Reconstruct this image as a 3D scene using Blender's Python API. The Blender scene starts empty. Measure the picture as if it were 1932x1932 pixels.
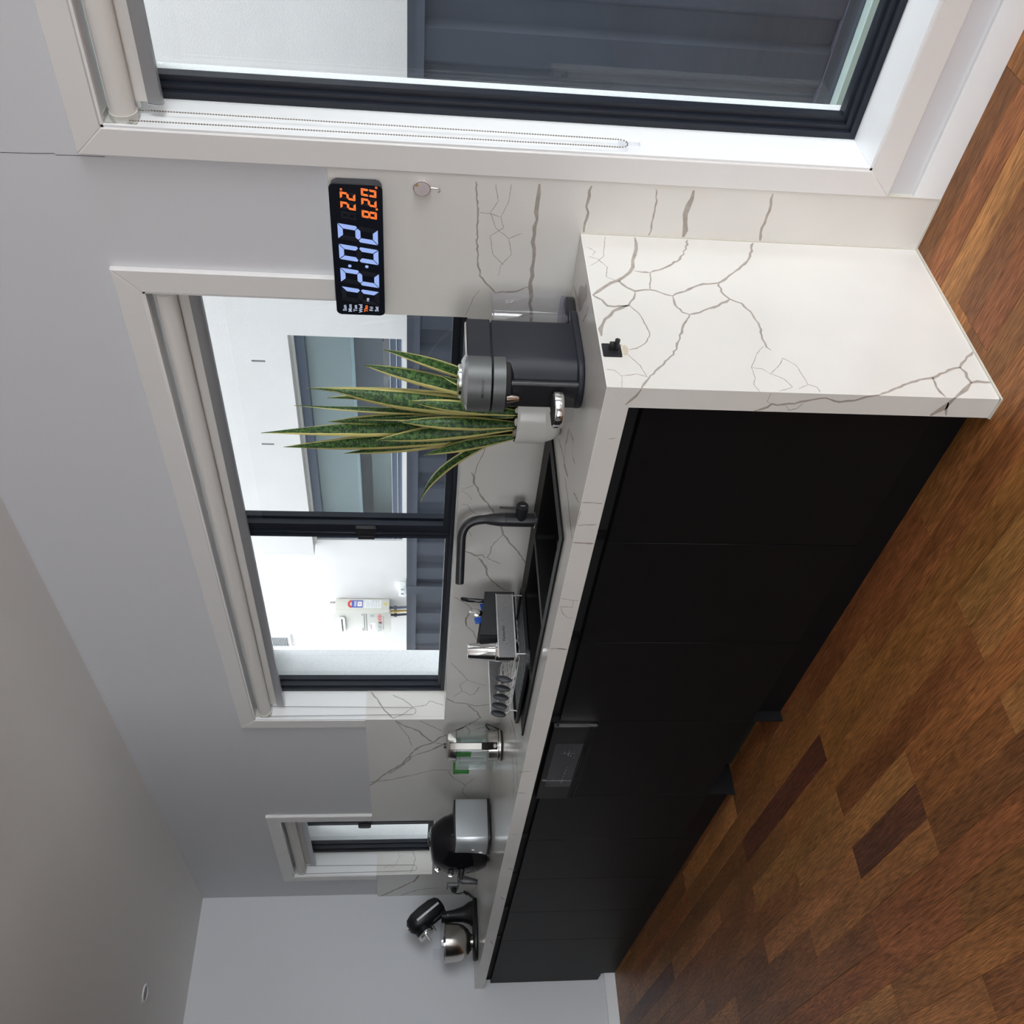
import bpy, bmesh, math, random
from math import sin, cos, pi, radians, sqrt
from mathutils import Vector, Matrix
random.seed(7)
C = bpy.context.scene.collection
S = bpy.context.scene

# ------------------------------------------------------------------ camera
cam_d = bpy.data.cameras.new('camera'); cam = bpy.data.objects.new('camera', cam_d); C.objects.link(cam)
YAW, PITCH, ROLL, FPX = 0.8683, -0.0988, 0.0177, 1754.06
cf = Vector((-sin(YAW)*cos(PITCH), cos(YAW)*cos(PITCH), sin(PITCH)))
cr0 = Vector((cos(YAW), sin(YAW), 0)); cu0 = cr0.cross(cf)
cr = cr0*cos(ROLL) + cu0*sin(ROLL); cu = cu0*cos(ROLL) - cr0*sin(ROLL)
# the phone was held on its side: the frame's right is the room's down
cx, cy, cz = -cu, cr, -cf
cam.matrix_world = Matrix(((cx.x, cy.x, cz.x, 1.3268), (cx.y, cy.y, cz.y, -2.0582), (cx.z, cy.z, cz.z, 1.2954), (0, 0, 0, 1)))
cam_d.sensor_width = 36.0; cam_d.lens = FPX/1932*36.0; cam_d.clip_start = 0.02
S.camera = cam

# ------------------------------------------------------------------ light and exposure
SKY = 8.0
w = bpy.data.worlds.new('overcast_sky'); S.world = w; w.use_nodes = True
bg = w.node_tree.nodes['Background']; bg.inputs[0].default_value = (0.96, 0.975, 1.0, 1); bg.inputs[1].default_value = SKY
S.view_settings.view_transform = 'Standard'; S.view_settings.look = 'None'
S.view_settings.exposure = 0.0; S.view_settings.gamma = 1.0
S.view_settings.use_curve_mapping = False
try:
    S.cycles.max_bounces = 12; S.cycles.diffuse_bounces = 6; S.cycles.glossy_bounces = 5
    S.cycles.transparent_max_bounces = 24; S.cycles.transmission_bounces = 8
    S.cycles.caustics_reflective = False; S.cycles.caustics_refractive = False
    S.cycles.sample_clamp_indirect = 6.0
    S.cycles.use_denoising = True
except Exception: pass
def portal(name, loc, rot, sx, sy):
    """guides the sampling of sky light through a real opening; gives no light of its own"""
    l = bpy.data.lights.new(name, 'AREA'); l.shape = 'RECTANGLE'; l.size = sx; l.size_y = sy; l.cycles.is_portal = True
    o = bpy.data.objects.new(name, l); C.objects.link(o); o.location = loc; o.rotation_euler = rot
    return o
def area_lamp(name, loc, rot, sx, sy, power, col=(0.95, 0.97, 1.0)):
    l = bpy.data.lights.new(name, 'AREA'); l.shape = 'RECTANGLE'; l.size = sx; l.size_y = sy; l.energy = power; l.color = col
    o = bpy.data.objects.new(name, l); C.objects.link(o); o.location = loc; o.rotation_euler = rot
    return o
# area lamp standing in for sky light through the glazed living room end
area_lamp('daylight_end_glazing', (8.95, -1.55, 1.20), (0, radians(90), 0), 2.2, 2.7, 305)
area_lamp('added_rear_uplight', (2.6, -8.42, 1.15), (radians(115), 0, 0), 4.4, 2.1, 335)  # unseen uplight added to brighten the near ceiling and window wall
# sky light enters through the three windows over the side yard
GY = -0.15                                     # near edge of the end glazing
portal('portal_tall_window', (1.08, 0.42, 1.12), (radians(-90), 0, 0), 1.8, 1.9)
portal('portal_sink_window', (-1.42, 0.42, 1.6), (radians(-90), 0, 0), 2.4, 0.9)
portal('portal_narrow_window', (-4.23, 0.42, 1.6), (radians(-90), 0, 0), 0.9, 0.9)

# ------------------------------------------------------------------ helpers
def bm_new(): return bmesh.new()
class MB:
    """collects shapes (world metres) and links them as one mesh object"""
    def __init__(s): s.bm = bmesh.new(); s.M = Matrix.Identity(4); s.smooth = True
    def _v(s, p): return s.bm.verts.new(s.M @ Vector(p))
    def _f(s, vs):
        try: return s.bm.faces.new(vs)
        except ValueError: return None
    def box(s, x0, x1, y0, y1, z0, z1, b=0.0, seg=2):
        if x0 > x1: x0, x1 = x1, x0
        if y0 > y1: y0, y1 = y1, y0
        if z0 > z1: z0, z1 = z1, z0
        t = bmesh.new()
        v = [t.verts.new((x, y, z)) for x in (x0, x1) for y in (y0, y1) for z in (z0, z1)]
        for q in ((0,1,3,2),(4,6,7,5),(0,4,5,1),(2,3,7,6),(0,2,6,4),(1,5,7,3)): t.faces.new([v[i] for i in q])
        if b > 0: bmesh.ops.bevel(t, geom=t.edges[:], offset=b, segments=seg, profile=0.5, affect='EDGES')
        s.merge(t); return s
    def merge(s, t):
        m = {}
        for v in t.verts: m[v] = s.bm.verts.new(s.M @ v.co)
        for f in t.faces: s._f([m[v] for v in f.verts])
        t.free()
    def prism(s, poly, a0, a1, axis='z', b=0.0, seg=2):
        """extrude a 2-D polygon; axis z: (x,y); axis y: (x,z); axis x: (y,z)"""
        def P(p, h): return {'z': (p[0], p[1], h), 'y': (p[0], h, p[1]), 'x': (h, p[0], p[1])}[axis]
        t = bmesh.new(); n = len(poly)
        lo = [t.verts.new(P(p, a0)) for p in poly]; hi = [t.verts.new(P(p, a1)) for p in poly]
        f0 = t.faces.new(lo); f1 = t.faces.new(hi[::-1])
        for i in range(n): t.faces.new((lo[i], hi[i], hi[(i+1) % n], lo[(i+1) % n]))
        if b > 0:
            es = [e for e in t.edges if f0 in e.link_faces or f1 in e.link_faces]
            bmesh.ops.bevel(t, geom=es, offset=b, segments=seg, profile=0.5, affect='EDGES')
        bmesh.ops.recalc_face_normals(t, faces=t.faces[:])
        s.merge(t); return s
    def lathe(s, prof, c=(0, 0, 0), n=32, axis='z', caps=True, sx=1.0, sy=1.0):
        """revolve [(r,h)...] about an axis through c"""
        rings = []
        for r, h in prof:
            ring = []
            for i in range(n):
                a = 2*pi*i/n; u, v = r*cos(a)*sx, r*sin(a)*sy
                p = {'z': (u, v, h), 'y': (u, h, v), 'x': (h, u, v)}[axis]
                ring.append(s._v((c[0]+p[0], c[1]+p[1], c[2]+p[2])))
            rings.append(ring)
        for k in range(len(rings)-1):
            for i in range(n): s._f((rings[k][i], rings[k][(i+1) % n], rings[k+1][(i+1) % n], rings[k+1][i]))
        if caps: s._f(rings[0][::-1]); s._f(rings[-1])
        return s
    def cyl(s, p0, p1, r0, r1=None, n=20): return s.tube([p0, p1], [r0, r0 if r1 is None else r1], n)
    def tube(s, pts, r, n=10, closed=False, caps=True, flat=1.0):
        pts = [Vector(p) for p in pts]; m = len(pts)
        rs = r if isinstance(r, (list, tuple)) else [r]*m
        up = None; rings = []
        for i, p in enumerate(pts):
            if closed: d = pts[(i+1) % m]-pts[i-1]
            else: d = pts[min(i+1, m-1)]-pts[max(i-1, 0)]
            d.normalize()
            if up is None:
                up = Vector((0, 0, 1)) if abs(d.z) < 0.9 else Vector((1, 0, 0))
            a = (up - d*up.dot(d)).normalized(); up = a; bq = d.cross(a)
            rings.append([s._v(p + a*(rs[i]*cos(2*pi*k/n)) + bq*(rs[i]*flat*sin(2*pi*k/n))) for k in range(n)])
        for i in range(m if closed else m-1):
            A, B = rings[i], rings[(i+1) % m]
            for k in range(n): s._f((A[k], A[(k+1) % n], B[(k+1) % n], B[k]))
        if caps and not closed: s._f(rings[0][::-1]); s._f(rings[-1])
        return s
    def sphere(s, c, r, n=12, m=8, sc=(1, 1, 1)):
        top = s._v((c[0], c[1], c[2]+r*sc[2])); bot = s._v((c[0], c[1], c[2]-r*sc[2])); rings = []
        for j in range(1, m):
            t = pi*j/m
            rings.append([s._v((c[0]+r*sc[0]*sin(t)*cos(2*pi*i/n), c[1]+r*sc[1]*sin(t)*sin(2*pi*i/n), c[2]+r*sc[2]*cos(t))) for i in range(n)])
        for i in range(n):
            s._f((top, rings[0][i], rings[0][(i+1) % n])); s._f((bot, rings[-1][(i+1) % n], rings[-1][i]))
            for j in range(m-2): s._f((rings[j][i], rings[j+1][i], rings[j+1][(i+1) % n], rings[j][(i+1) % n]))
        return s
    def quad(s, *p): s._f([s._v(q) for q in p]); return s
    def slab(s, u0, u1, v0, v1, d0, d1, holes, axis='y'):
        """a flat slab u x v with rectangular holes, thickness d0..d1 along axis"""
        us = sorted({u0, u1} | {h[i] for h in holes for i in (0, 1) if u0 < h[i] < u1})
        vs = sorted({v0, v1} | {h[i] for h in holes for i in (2, 3) if v0 < h[i] < v1})
        def solid(i, j):
            if i < 0 or j < 0 or i >= len(us)-1 or j >= len(vs)-1: return False
            a, b = (us[i]+us[i+1])/2, (vs[j]+vs[j+1])/2
            return not any(h[0] < a < h[1] and h[2] < b < h[3] for h in holes)
        def P(u, v, d): return {'y': (u, d, v), 'x': (d, u, v), 'z': (u, v, d)}[axis]
        t = bmesh.new(); cache = {}
        def vv(u, v, d):
            k = (u, v, d)
            if k not in cache: cache[k] = t.verts.new(P(u, v, d))
            return cache[k]
        for i in range(len(us)-1):
            for j in range(len(vs)-1):
                if not solid(i, j): continue
                a, b, c, d = us[i], us[i+1], vs[j], vs[j+1]
                t.faces.new((vv(a,c,d0), vv(b,c,d0), vv(b,d,d0), vv(a,d,d0)))
                t.faces.new((vv(a,c,d1), vv(a,d,d1), vv(b,d,d1), vv(b,c,d1)))
                if not solid(i-1, j): t.faces.new((vv(a,c,d0), vv(a,d,d0), vv(a,d,d1), vv(a,c,d1)))
                if not solid(i+1, j): t.faces.new((vv(b,c,d0), vv(b,c,d1), vv(b,d,d1), vv(b,d,d0)))
                if not solid(i, j-1): t.faces.new((vv(a,c,d0), vv(a,c,d1), vv(b,c,d1), vv(b,c,d0)))
                if not solid(i, j+1): t.faces.new((vv(a,d,d0), vv(b,d,d0), vv(b,d,d1), vv(a,d,d1)))
        bmesh.ops.recalc_face_normals(t, faces=t.faces[:])
        s.merge(t); return s
    def build(s, name, m, parent=None, org=None, sm=None, angle=40, recalc=True):
        bm = s.bm
        if recalc: bmesh.ops.recalc_face_normals(bm, faces=bm.faces[:])
        if parent is not None: o0 = root_loc(parent)
        elif org is not None: o0 = Vector(org)
        else:
            xs = [v.co for v in bm.verts]
            o0 = Vector(((min(p.x for p in xs)+max(p.x for p in xs))/2, (min(p.y for p in xs)+max(p.y for p in xs))/2, min(p.z for p in xs)))
        for v in bm.verts: v.co -= o0
        me = bpy.data.meshes.new(name); 
        if s.smooth if sm is None else sm:
            ca = cos(radians(angle))
            for f in bm.faces: f.smooth = True
            for e in bm.edges:
                if len(e.link_faces) == 2 and e.link_faces[0].normal.dot(e.link_faces[1].normal) < ca: e.smooth = False
        bm.to_mesh(me); bm.free()
        if m is not None: me.materials.append(m)
        o = bpy.data.objects.new(name, me); C.objects.link(o)
        if parent is not None: o.parent = parent
        else: o.location = o0
        return o
def root_loc(o):
    while o.parent is not None: o = o.parent
    return o.location.copy()
def tag(o, label=None, cat=None, group=None, kind=None):
    if label: o['label'] = label
    if cat: o['category'] = cat
    if group: o['group'] = group
    if kind: o['kind'] = kind
    return o
def thing(name, label, cat, loc, group=None):
    o = bpy.data.objects.new(name, None); C.objects.link(o); o.location = loc; o.empty_display_size = 0.05
    return tag(o, label, cat, group)
def struct(name, loc=(0, 0, 0)):
    o = bpy.data.objects.new(name, None); C.objects.link(o); o.location = loc; o.empty_display_size = 0.05
    o['kind'] = 'structure'; return o
def text(name, s, size, loc, rot, m, parent, align='CENTER', ext=0.0003, bold=0.0, sx=1.0):
    """flat printed lettering, converted to a mesh"""
    cu_ = bpy.data.curves.new(name, 'FONT'); cu_.body = s; cu_.size = size; cu_.align_x = align; cu_.align_y = 'CENTER'
    cu_.extrude = ext; cu_.offset = bold; cu_.resolution_u = 3
    t = bpy.data.objects.new(name, cu_); C.objects.link(t)
    dg = bpy.context.evaluated_depsgraph_get(); me = bpy.data.meshes.new_from_object(t.evaluated_get(dg))
    bpy.data.objects.remove(t); bpy.data.curves.remove(cu_)
    me.transform(Matrix.Translation(Vector(loc)-root_loc(parent)) @ (rot if isinstance(rot, Matrix) else Matrix(rot)) @ Matrix.Diagonal((sx, 1, 1, 1)))
    me.materials.clear(); me.materials.append(m)
    o = bpy.data.objects.new(name, me); C.objects.link(o); o.parent = parent
    return o
RY = Matrix.Rotation(radians(90), 4, 'X')                                  # lettering on a face that looks towards -y
RX = Matrix.Rotation(radians(90), 4, 'Z') @ Matrix.Rotation(radians(90), 4, 'X')   # on a face that looks towards +x
def rrect(x0, x1, y0, y1, r, n=6):
    o = []
    for (a, b, t) in ((x1-r, y1-r, 0), (x0+r, y1-r, 90), (x0+r, y0+r, 180), (x1-r, y0+r, 270)):
        for i in range(n+1): q = radians(t+90*i/n); o.append((a+r*cos(q), b+r*sin(q)))
    return o
def bez(a, b, c, d, n=10):
    a, b, c, d = map(Vector, (a, b, c, d)); o = []
    for i in range(n+1):
        t = i/n; o.append(a*(1-t)**3+b*3*t*(1-t)**2+c*3*t*t*(1-t)+d*t**3)
    return o

# ------------------------------------------------------------------ materials
def mat(name, col, rough=0.5, metal=0.0, spec=0.5, noise=0.0, nscale=30.0, bump=0.0, bscale=200.0, coat=0.0, stretch=(1, 1, 1), emit=None, es=1.0, alpha=1.0):
    m = bpy.data.materials.new(name); m.use_nodes = True; nt = m.node_tree; b = nt.nodes['Principled BSDF']
    b.inputs['Base Color'].default_value = (*col, 1); b.inputs['Roughness'].default_value = rough; b.inputs['Metallic'].default_value = metal
    b.inputs['Specular IOR Level'].default_value = spec; b.inputs['Coat Weight'].default_value = coat
    if emit: b.inputs['Emission Color'].default_value = (*emit, 1); b.inputs['Emission Strength'].default_value = es
    if noise or bump:
        tc = nt.nodes.new('ShaderNodeTexCoord'); mp = nt.nodes.new('ShaderNodeMapping'); mp.inputs['Scale'].default_value = stretch
        nt.links.new(tc.outputs['Object'], mp.inputs['Vector'])
    if noise:
        n = nt.nodes.new('ShaderNodeTexNoise'); n.inputs['Scale'].default_value = nscale; n.inputs['Detail'].default_value = 5
        nt.links.new(mp.outputs['Vector'], n.inputs['Vector'])
        r = nt.nodes.new('ShaderNodeValToRGB')
        r.color_ramp.elements[0].position = 0.3; r.color_ramp.elements[1].position = 0.7
        r.color_ramp.elements[0].color = (*[c*(1-noise) for c in col], 1); r.color_ramp.elements[1].color = (*[min(1, c*(1+noise)) for c in col], 1)
        nt.links.new(n.outputs['Fac'], r.inputs['Fac']); nt.links.new(r.outputs['Color'], b.inputs['Base Color'])
    if bump:
        n2 = nt.nodes.new('ShaderNodeTexNoise'); n2.inputs['Scale'].default_value = bscale; n2.inputs['Detail'].default_value = 3
        nt.links.new(mp.outputs['Vector'], n2.inputs['Vector'])
        bp = nt.nodes.new('ShaderNodeBump'); bp.inputs['Strength'].default_value = bump; bp.inputs['Distance'].default_value = 0.002
        nt.links.new(n2.outputs['Fac'], bp.inputs['Height']); nt.links.new(bp.outputs['Normal'], b.inputs['Normal'])
    return m
def glass(name, tint=(1, 1, 1), refl=1.0, rough=0.0, ior=1.5):
    """thin sheet glass: clear with a Fresnel reflection"""
    m = bpy.data.materials.new(name); m.use_nodes = True; nt = m.node_tree; nt.nodes.clear()
    out = nt.nodes.new('ShaderNodeOutputMaterial'); mx = nt.nodes.new('ShaderNodeMixShader')
    tr = nt.nodes.new('ShaderNodeBsdfTransparent'); tr.inputs[0].default_value = (*tint, 1)
    gl = nt.nodes.new('ShaderNodeBsdfGlossy'); gl.inputs['Roughness'].default_value = rough; gl.inputs['Color'].default_value = (refl, refl, refl, 1)
    fr = nt.nodes.new('ShaderNodeFresnel'); fr.inputs['IOR'].default_value = ior
    geo = nt.nodes.new('ShaderNodeNewGeometry'); mi = nt.nodes.new('ShaderNodeMath'); mi.operation = 'SUBTRACT'; mi.inputs[0].default_value = 1
    mu = nt.nodes.new('ShaderNodeMath'); mu.operation = 'MULTIPLY'
    nt.links.new(geo.outputs['Backfacing'], mi.inputs[1]); nt.links.new(fr.outputs[0], mu.inputs[0]); nt.links.new(mi.outputs[0], mu.inputs[1])
    nt.links.new(mu.outputs[0], mx.inputs[0]); nt.links.new(tr.outputs[0], mx.inputs[1]); nt.links.new(gl.outputs[0], mx.inputs[2]); nt.links.new(mx.outputs[0], out.inputs[0])
    return m
M = {}
M['paint'] = mat('wall_paint', (0.67, 0.68, 0.71), 0.6, bump=0.08, bscale=90)
M['shade_block'] = mat('charcoal_shade_block', (0.03, 0.03, 0.032), 0.6)  # dark finish of the unseen block added to shade the kitchen
M['dimmed_far'] = mat('darkened_unseen_walls', (0.2, 0.195, 0.19), 0.7)  # unseen walls darkened below the wall paint to cut bounced light
M['ceil'] = mat('ceiling_paint', (0.84, 0.83, 0.81), 0.75, bump=0.05, bscale=90)
M['trim'] = mat('trim_enamel', (0.78, 0.77, 0.76), 0.3)
M['white'] = mat('white_enamel', (0.84, 0.85, 0.86), 0.32)
M['stone'] = mat('quartz_stone', (0.74, 0.725, 0.69), 0.16, noise=0.025, nscale=5)
M['vein'] = mat('quartz_vein', (0.40, 0.36, 0.32), 0.2, noise=0.15, nscale=40)
M['silicone'] = mat('silicone_bead', (0.62, 0.60, 0.53), 0.5)
M['black_alu'] = mat('dark_window_frame', (0.014, 0.017, 0.026), 0.38, spec=0.3, bump=0.05)
M['black_cab'] = mat('black_cabinet_laminate', (0.0045, 0.0045, 0.0055), 0.5, spec=0.2, noise=0.12, nscale=8, bump=0.03)
M['black_edge'] = mat('black_recess', (0.004, 0.004, 0.005), 0.7)
M['render'] = mat('white_render', (0.79, 0.77, 0.76), 0.85, noise=0.02, nscale=3, bump=0.5, bscale=160)
M['render_grey'] = mat('grey_render', (0.72, 0.73, 0.74), 0.9, noise=0.12, nscale=300, bump=1.0, bscale=220)
M['fence'] = mat('steel_fence_paint', (0.078, 0.088, 0.118), 0.55, spec=0.3, noise=0.06, nscale=4)
M['paving'] = mat('pale_paving', (0.5, 0.48, 0.45), 0.9, noise=0.1, nscale=3)
M['concrete'] = mat('concrete', (0.36, 0.34, 0.28), 0.9, noise=0.2, nscale=40, bump=0.5)
M['pale_green'] = mat('pale_green_paint', (0.42, 0.52, 0.49), 0.6)
M['steel'] = mat('brushed_steel', (0.62, 0.60, 0.57), 0.24, 1.0, noise=0.06, nscale=30, stretch=(1, 1, 20))
M['dull_steel'] = mat('spotted_steel', (0.42, 0.42, 0.43), 0.42, 0.8, noise=0.12, nscale=120)
M['chrome'] = mat('chrome', (0.78, 0.77, 0.76), 0.08, 1.0)
M['black_gloss'] = mat('gloss_black_plastic', (0.006, 0.006, 0.008), 0.14, spec=0.4)
M['black'] = mat('black_plastic', (0.012, 0.012, 0.014), 0.42)
M['matt_black'] = mat('matt_black_tap_finish', (0.020, 0.021, 0.025), 0.36)
M['granite'] = mat('black_granite_sink', (0.012, 0.012, 0.013), 0.5, spec=0.15, noise=0.35, nscale=500, bump=0.05, bscale=600)
M['charcoal'] = mat('charcoal_plastic', (0.030, 0.033, 0.038), 0.5)
M['machine'] = mat('slate_plastic', (0.016, 0.018, 0.026), 0.5, spec=0.35)
M['machine_grey'] = mat('titan_grey_plastic', (0.095, 0.10, 0.10), 0.42, 0.3)
M['silver'] = mat('silver_plastic', (0.46, 0.48, 0.50), 0.32, 0.4)
M['clear'] = glass('clear_plastic', (0.95, 0.95, 0.97), 1.0)
M['glass'] = glass('window_glass', (0.93, 0.96, 0.97), 1.0)
M['kglass'] = glass('clear_glass', (0.965, 0.98, 0.975), 1.0)
# ------------------------------------------------------------------ the room shell
XL, XR, YB, HC, D, ZC = -5.07, 9.0, -8.5, 2.657, 0.5784, 0.9
YP = 0.015                                   # plaster face; the stone stands proud of it, at y = 0
WIN = {'big': (0.213, 1.95, 0.209, 2.027), 'sink': (-2.607, -0.237, 1.166, 2.030), 'small': (-4.668, -3.792, 1.178, 2.038)}
wb = struct('wall_back')
MB().slab(XL-0.2, XR+0.2, -0.45, 3.0, YP, 0.20, [(a-0.013, b+0.013, c-0.015, d+0.013) for a, b, c, d in WIN.values()]).build('plaster', M['paint'], wb)
q = [(0.133, 2.04), (0.1325, 2.10), (0.131, 2.15), (0.1345, 2.153), (0.1315, 2.20), (0.130, 2.28), (0.128, 2.45), (0.127, 2.64)]
cb = MB(); cb.smooth = False
for (xa, za), (xb, zb) in zip(q, q[1:]): cb.quad((xa-0.0006, YP-0.0003, za), (xa+0.0008, YP-0.0003, za), (xb+0.0008, YP-0.0003, zb), (xb-0.0006, YP-0.0003, zb))
cb.build('hairline_crack', M['black_edge'], wb)
wo = struct('exterior_wall')
MB().slab(-12.5, XR+0.2, -0.45, 7.0, 0.2005, 0.36, [(a+(0.025 if a < 0 else -0.012), b-0.025, c+(0.02 if a < 0 else -0.12), d-0.02) for a, b, c, d in WIN.values()]).build('render_skin', M['render_grey'], wo)  # unseen height and left run added to cut the yard's sky light
o = MB().box(XL-0.2, XL, YB, YP, -0.1, 3.0).build('wall_left', M['paint']); tag(o, kind='structure')
wr = MB().slab(YB, YP, -0.1, 3.0, XR, XR+0.2, [(-8.0, GY, 0.02, 2.5)], 'x').build('wall_right', M['dimmed_far']); tag(wr, kind='structure')
o = MB().box(XL-0.2, XR+0.2, YB-0.2, YB, -0.1, 3.0).build('wall_front', M['dimmed_far']); tag(o, kind='structure')
ce = MB().box(XL-0.2, XR+0.2, YB-0.2, 0.36, HC, 3.02).build('ceiling', M['ceil']); tag(ce, kind='structure')
# unseen dark block added opposite the worktop to shade the kitchen's far end
o = MB().box(XL, -1.5, YB, -2.6, 0, HC).build('added_shade_block', M['shade_block']); tag(o, kind='structure')
# unseen block added above the house to cut sky light in the yard
o = MB().box(XL-0.2, XR+0.2, YB-0.2, 0.36, 3.03, 7.0).build('added_sky_block', M['render_grey']); tag(o, kind='structure')
# glazed doors at the living-room end, behind the camera
r = struct('window_4'); f = MB(); f.smooth = False
for y in (-8.0, -5.8, -3.55, GY-0.05): f.box(XR+0.05, XR+0.11, y, y+0.05, 0.02, 2.5)
f.box(XR+0.05, XR+0.11, -8.0, GY, 0.02, 0.07); f.box(XR+0.05, XR+0.11, -8.0, GY, 2.45, 2.5); f.build('window_frame', M['black_alu'], r)
MB().box(XR+0.078, XR+0.082, -7.96, GY-0.04, 0.06, 2.46).build('window_pane', M['glass'], r)

# skirting boards
bl = MB().prism([(XL, 0), (XL+0.016, 0), (XL+0.016, 0.066), (XL+0.010, 0.072), (XL, 0.072)], YB, -0.512, 'y')
o = MB(); o = bl.build('baseboard_left', M['white']); tag(o, kind='structure')
o = MB().prism([(YP, 0), (-0.001, 0), (-0.001, 0.066), (0.004, 0.072), (YP, 0.072)], 0.147, XR, 'x').build('baseboard_back', M['white']); tag(o, kind='structure')
o = MB().box(0.1445, 0.1475, -0.001, YP, 0.0, 0.142).build('trim_1', M['silicone']); tag(o, kind='structure')

# ------------------------------------------------------------------ timber floor: rows 92 mm wide, joints every 452 mm
def wood():
    m = bpy.data.materials.new('merbau_boards'); m.use_nodes = True; nt = m.node_tree; b = nt.nodes['Principled BSDF']; L = nt.links.new
    N = nt.nodes.new
    oi = N('ShaderNodeObjectInfo'); tc = N('ShaderNodeTexCoord')
    sc = N('ShaderNodeVectorMath'); sc.operation = 'SCALE'; sc.inputs['Scale'].default_value = 37.0
    comb = N('ShaderNodeCombineXYZ'); L(oi.outputs['Random'], comb.inputs[0]); L(oi.outputs['Random'], comb.inputs[1]); L(oi.outputs['Random'], comb.inputs[2]); L(comb.outputs[0], sc.inputs[0])
    ad = N('ShaderNodeVectorMath'); L(tc.outputs['Object'], ad.inputs[0]); L(sc.outputs[0], ad.inputs[1])
    mp = N('ShaderNodeMapping'); mp.inputs['Scale'].default_value = (1.0, 11.0, 8.0); L(ad.outputs[0], mp.inputs['Vector'])
    n1 = N('ShaderNodeTexNoise'); n1.inputs['Scale'].default_value = 2.2; n1.inputs['Detail'].default_value = 3; n1.inputs['Distortion'].default_value = 0.9; L(mp.outputs[0], n1.inputs['Vector'])
    wv = N('ShaderNodeMath'); wv.operation = 'MULTIPLY'; wv.inputs[1].default_value = 60.0; L(n1.outputs['Fac'], wv.inputs[0])
    sn = N('ShaderNodeMath'); sn.operation = 'SINE'; L(wv.outputs[0], sn.inputs[0])
    mp2 = N('ShaderNodeMapping'); mp2.inputs['Scale'].default_value = (7.0, 120.0, 50.0); L(ad.outputs[0], mp2.inputs['Vector'])
    n2 = N('ShaderNodeTexNoise'); n2.inputs['Scale'].default_value = 3.0; n2.inputs['Detail'].default_value = 4; L(mp2.outputs[0], n2.inputs['Vector'])
    mp3 = N('ShaderNodeMapping'); mp3.inputs['Scale'].default_value = (1.5, 6.0, 6.0); L(ad.outputs[0], mp3.inputs['Vector'])
    n3 = N('ShaderNodeTexNoise'); n3.inputs['Scale'].default_value = 1.6; n3.inputs['Detail'].default_value = 2; L(mp3.outputs[0], n3.inputs['Vector'])
    a1 = N('ShaderNodeMath'); a1.operation = 'MULTIPLY_ADD'; a1.inputs[1].default_value = 0.15; a1.inputs[2].default_value = 0.95; L(sn.outputs[0], a1.inputs[0])
    a2 = N('ShaderNodeMapRange'); a2.inputs[1].default_value = 0.3; a2.inputs[2].default_value = 0.7; a2.inputs[3].default_value = 0.42; a2.inputs[4].default_value = 1.25; L(n2.outputs['Fac'], a2.inputs[0])
    a3 = N('ShaderNodeMapRange'); a3.inputs[1].default_value = 0.3; a3.inputs[2].default_value = 0.7; a3.inputs[3].default_value = 0.75; a3.inputs[4].default_value = 1.25; L(n3.outputs['Fac'], a3.inputs[0])
    m1 = N('ShaderNodeMath'); m1.operation = 'MULTIPLY'; L(a1.outputs[0], m1.inputs[0]); L(a2.outputs[0], m1.inputs[1])
    m2 = N('ShaderNodeMath'); m2.operation = 'MULTIPLY'; L(m1.outputs[0], m2.inputs[0]); L(a3.outputs[0], m2.inputs[1])
    cs = N('ShaderNodeVectorMath'); cs.operation = 'SCALE'; L(oi.outputs['Color'], cs.inputs[0]); L(m2.outputs[0], cs.inputs['Scale'])
    L(cs.outputs[0], b.inputs['Base Color'])
    b.inputs['Roughness'].default_value = 0.40; b.inputs['Specular IOR Level'].default_value = 0.22
    bp = N('ShaderNodeBump'); bp.inputs['Strength'].default_value = 0.12; bp.inputs['Distance'].default_value = 0.001; L(n2.outputs['Fac'], bp.inputs['Height']); L(bp.outputs[0], b.inputs['Normal'])
    return m
M['wood'] = wood()
TONE = {'t': (0.48, 0.208, 0.068), 'm': (0.39, 0.160, 0.050), 'r': (0.36, 0.128, 0.046), 'd': (0.17, 0.062, 0.034), 'b': (0.31, 0.125, 0.044), 'y': (0.54, 0.245, 0.078), 'o': (0.47, 0.19, 0.058)}
flo = MB().box(XL-0.2, XR+0.2, YB-0.2, YP, -0.12, -0.019).build('floor', M['black_edge'], org=(0, 0, 0)); tag(flo, kind='structure')
RW, JX, J0, R0 = 0.0922, 0.4525, 0.03, -0.541
plank_mesh = {}
def plank(k0, k1, row, tone):
    n = k1-k0; W = RW-0.0006; Lh = n*JX-0.0006
    if n not in plank_mesh:
        t = bmesh.new()
        mb = MB(); mb.box(-Lh/2, Lh/2, -W/2, W/2, -0.018, 0.0, 0.0006, 1)
        me = bpy.data.meshes.new('floor_plank'); mb.bm.to_mesh(me); mb.bm.free(); me.materials.append(M['wood']); plank_mesh[n] = me
    o = bpy.data.objects.new('floor_plank', plank_mesh[n]); C.objects.link(o); o.parent = flo
    o.location = (J0-(k0+k1)/2*JX, R0-(row+0.5)*RW, random.uniform(-0.0003, 0.0))
    c = TONE[tone]; v = random.uniform(0.92, 1.20); o.color = (c[0]*v, c[1]*v*random.uniform(0.95, 1.05), c[2]*v, 1)
    return o
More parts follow.
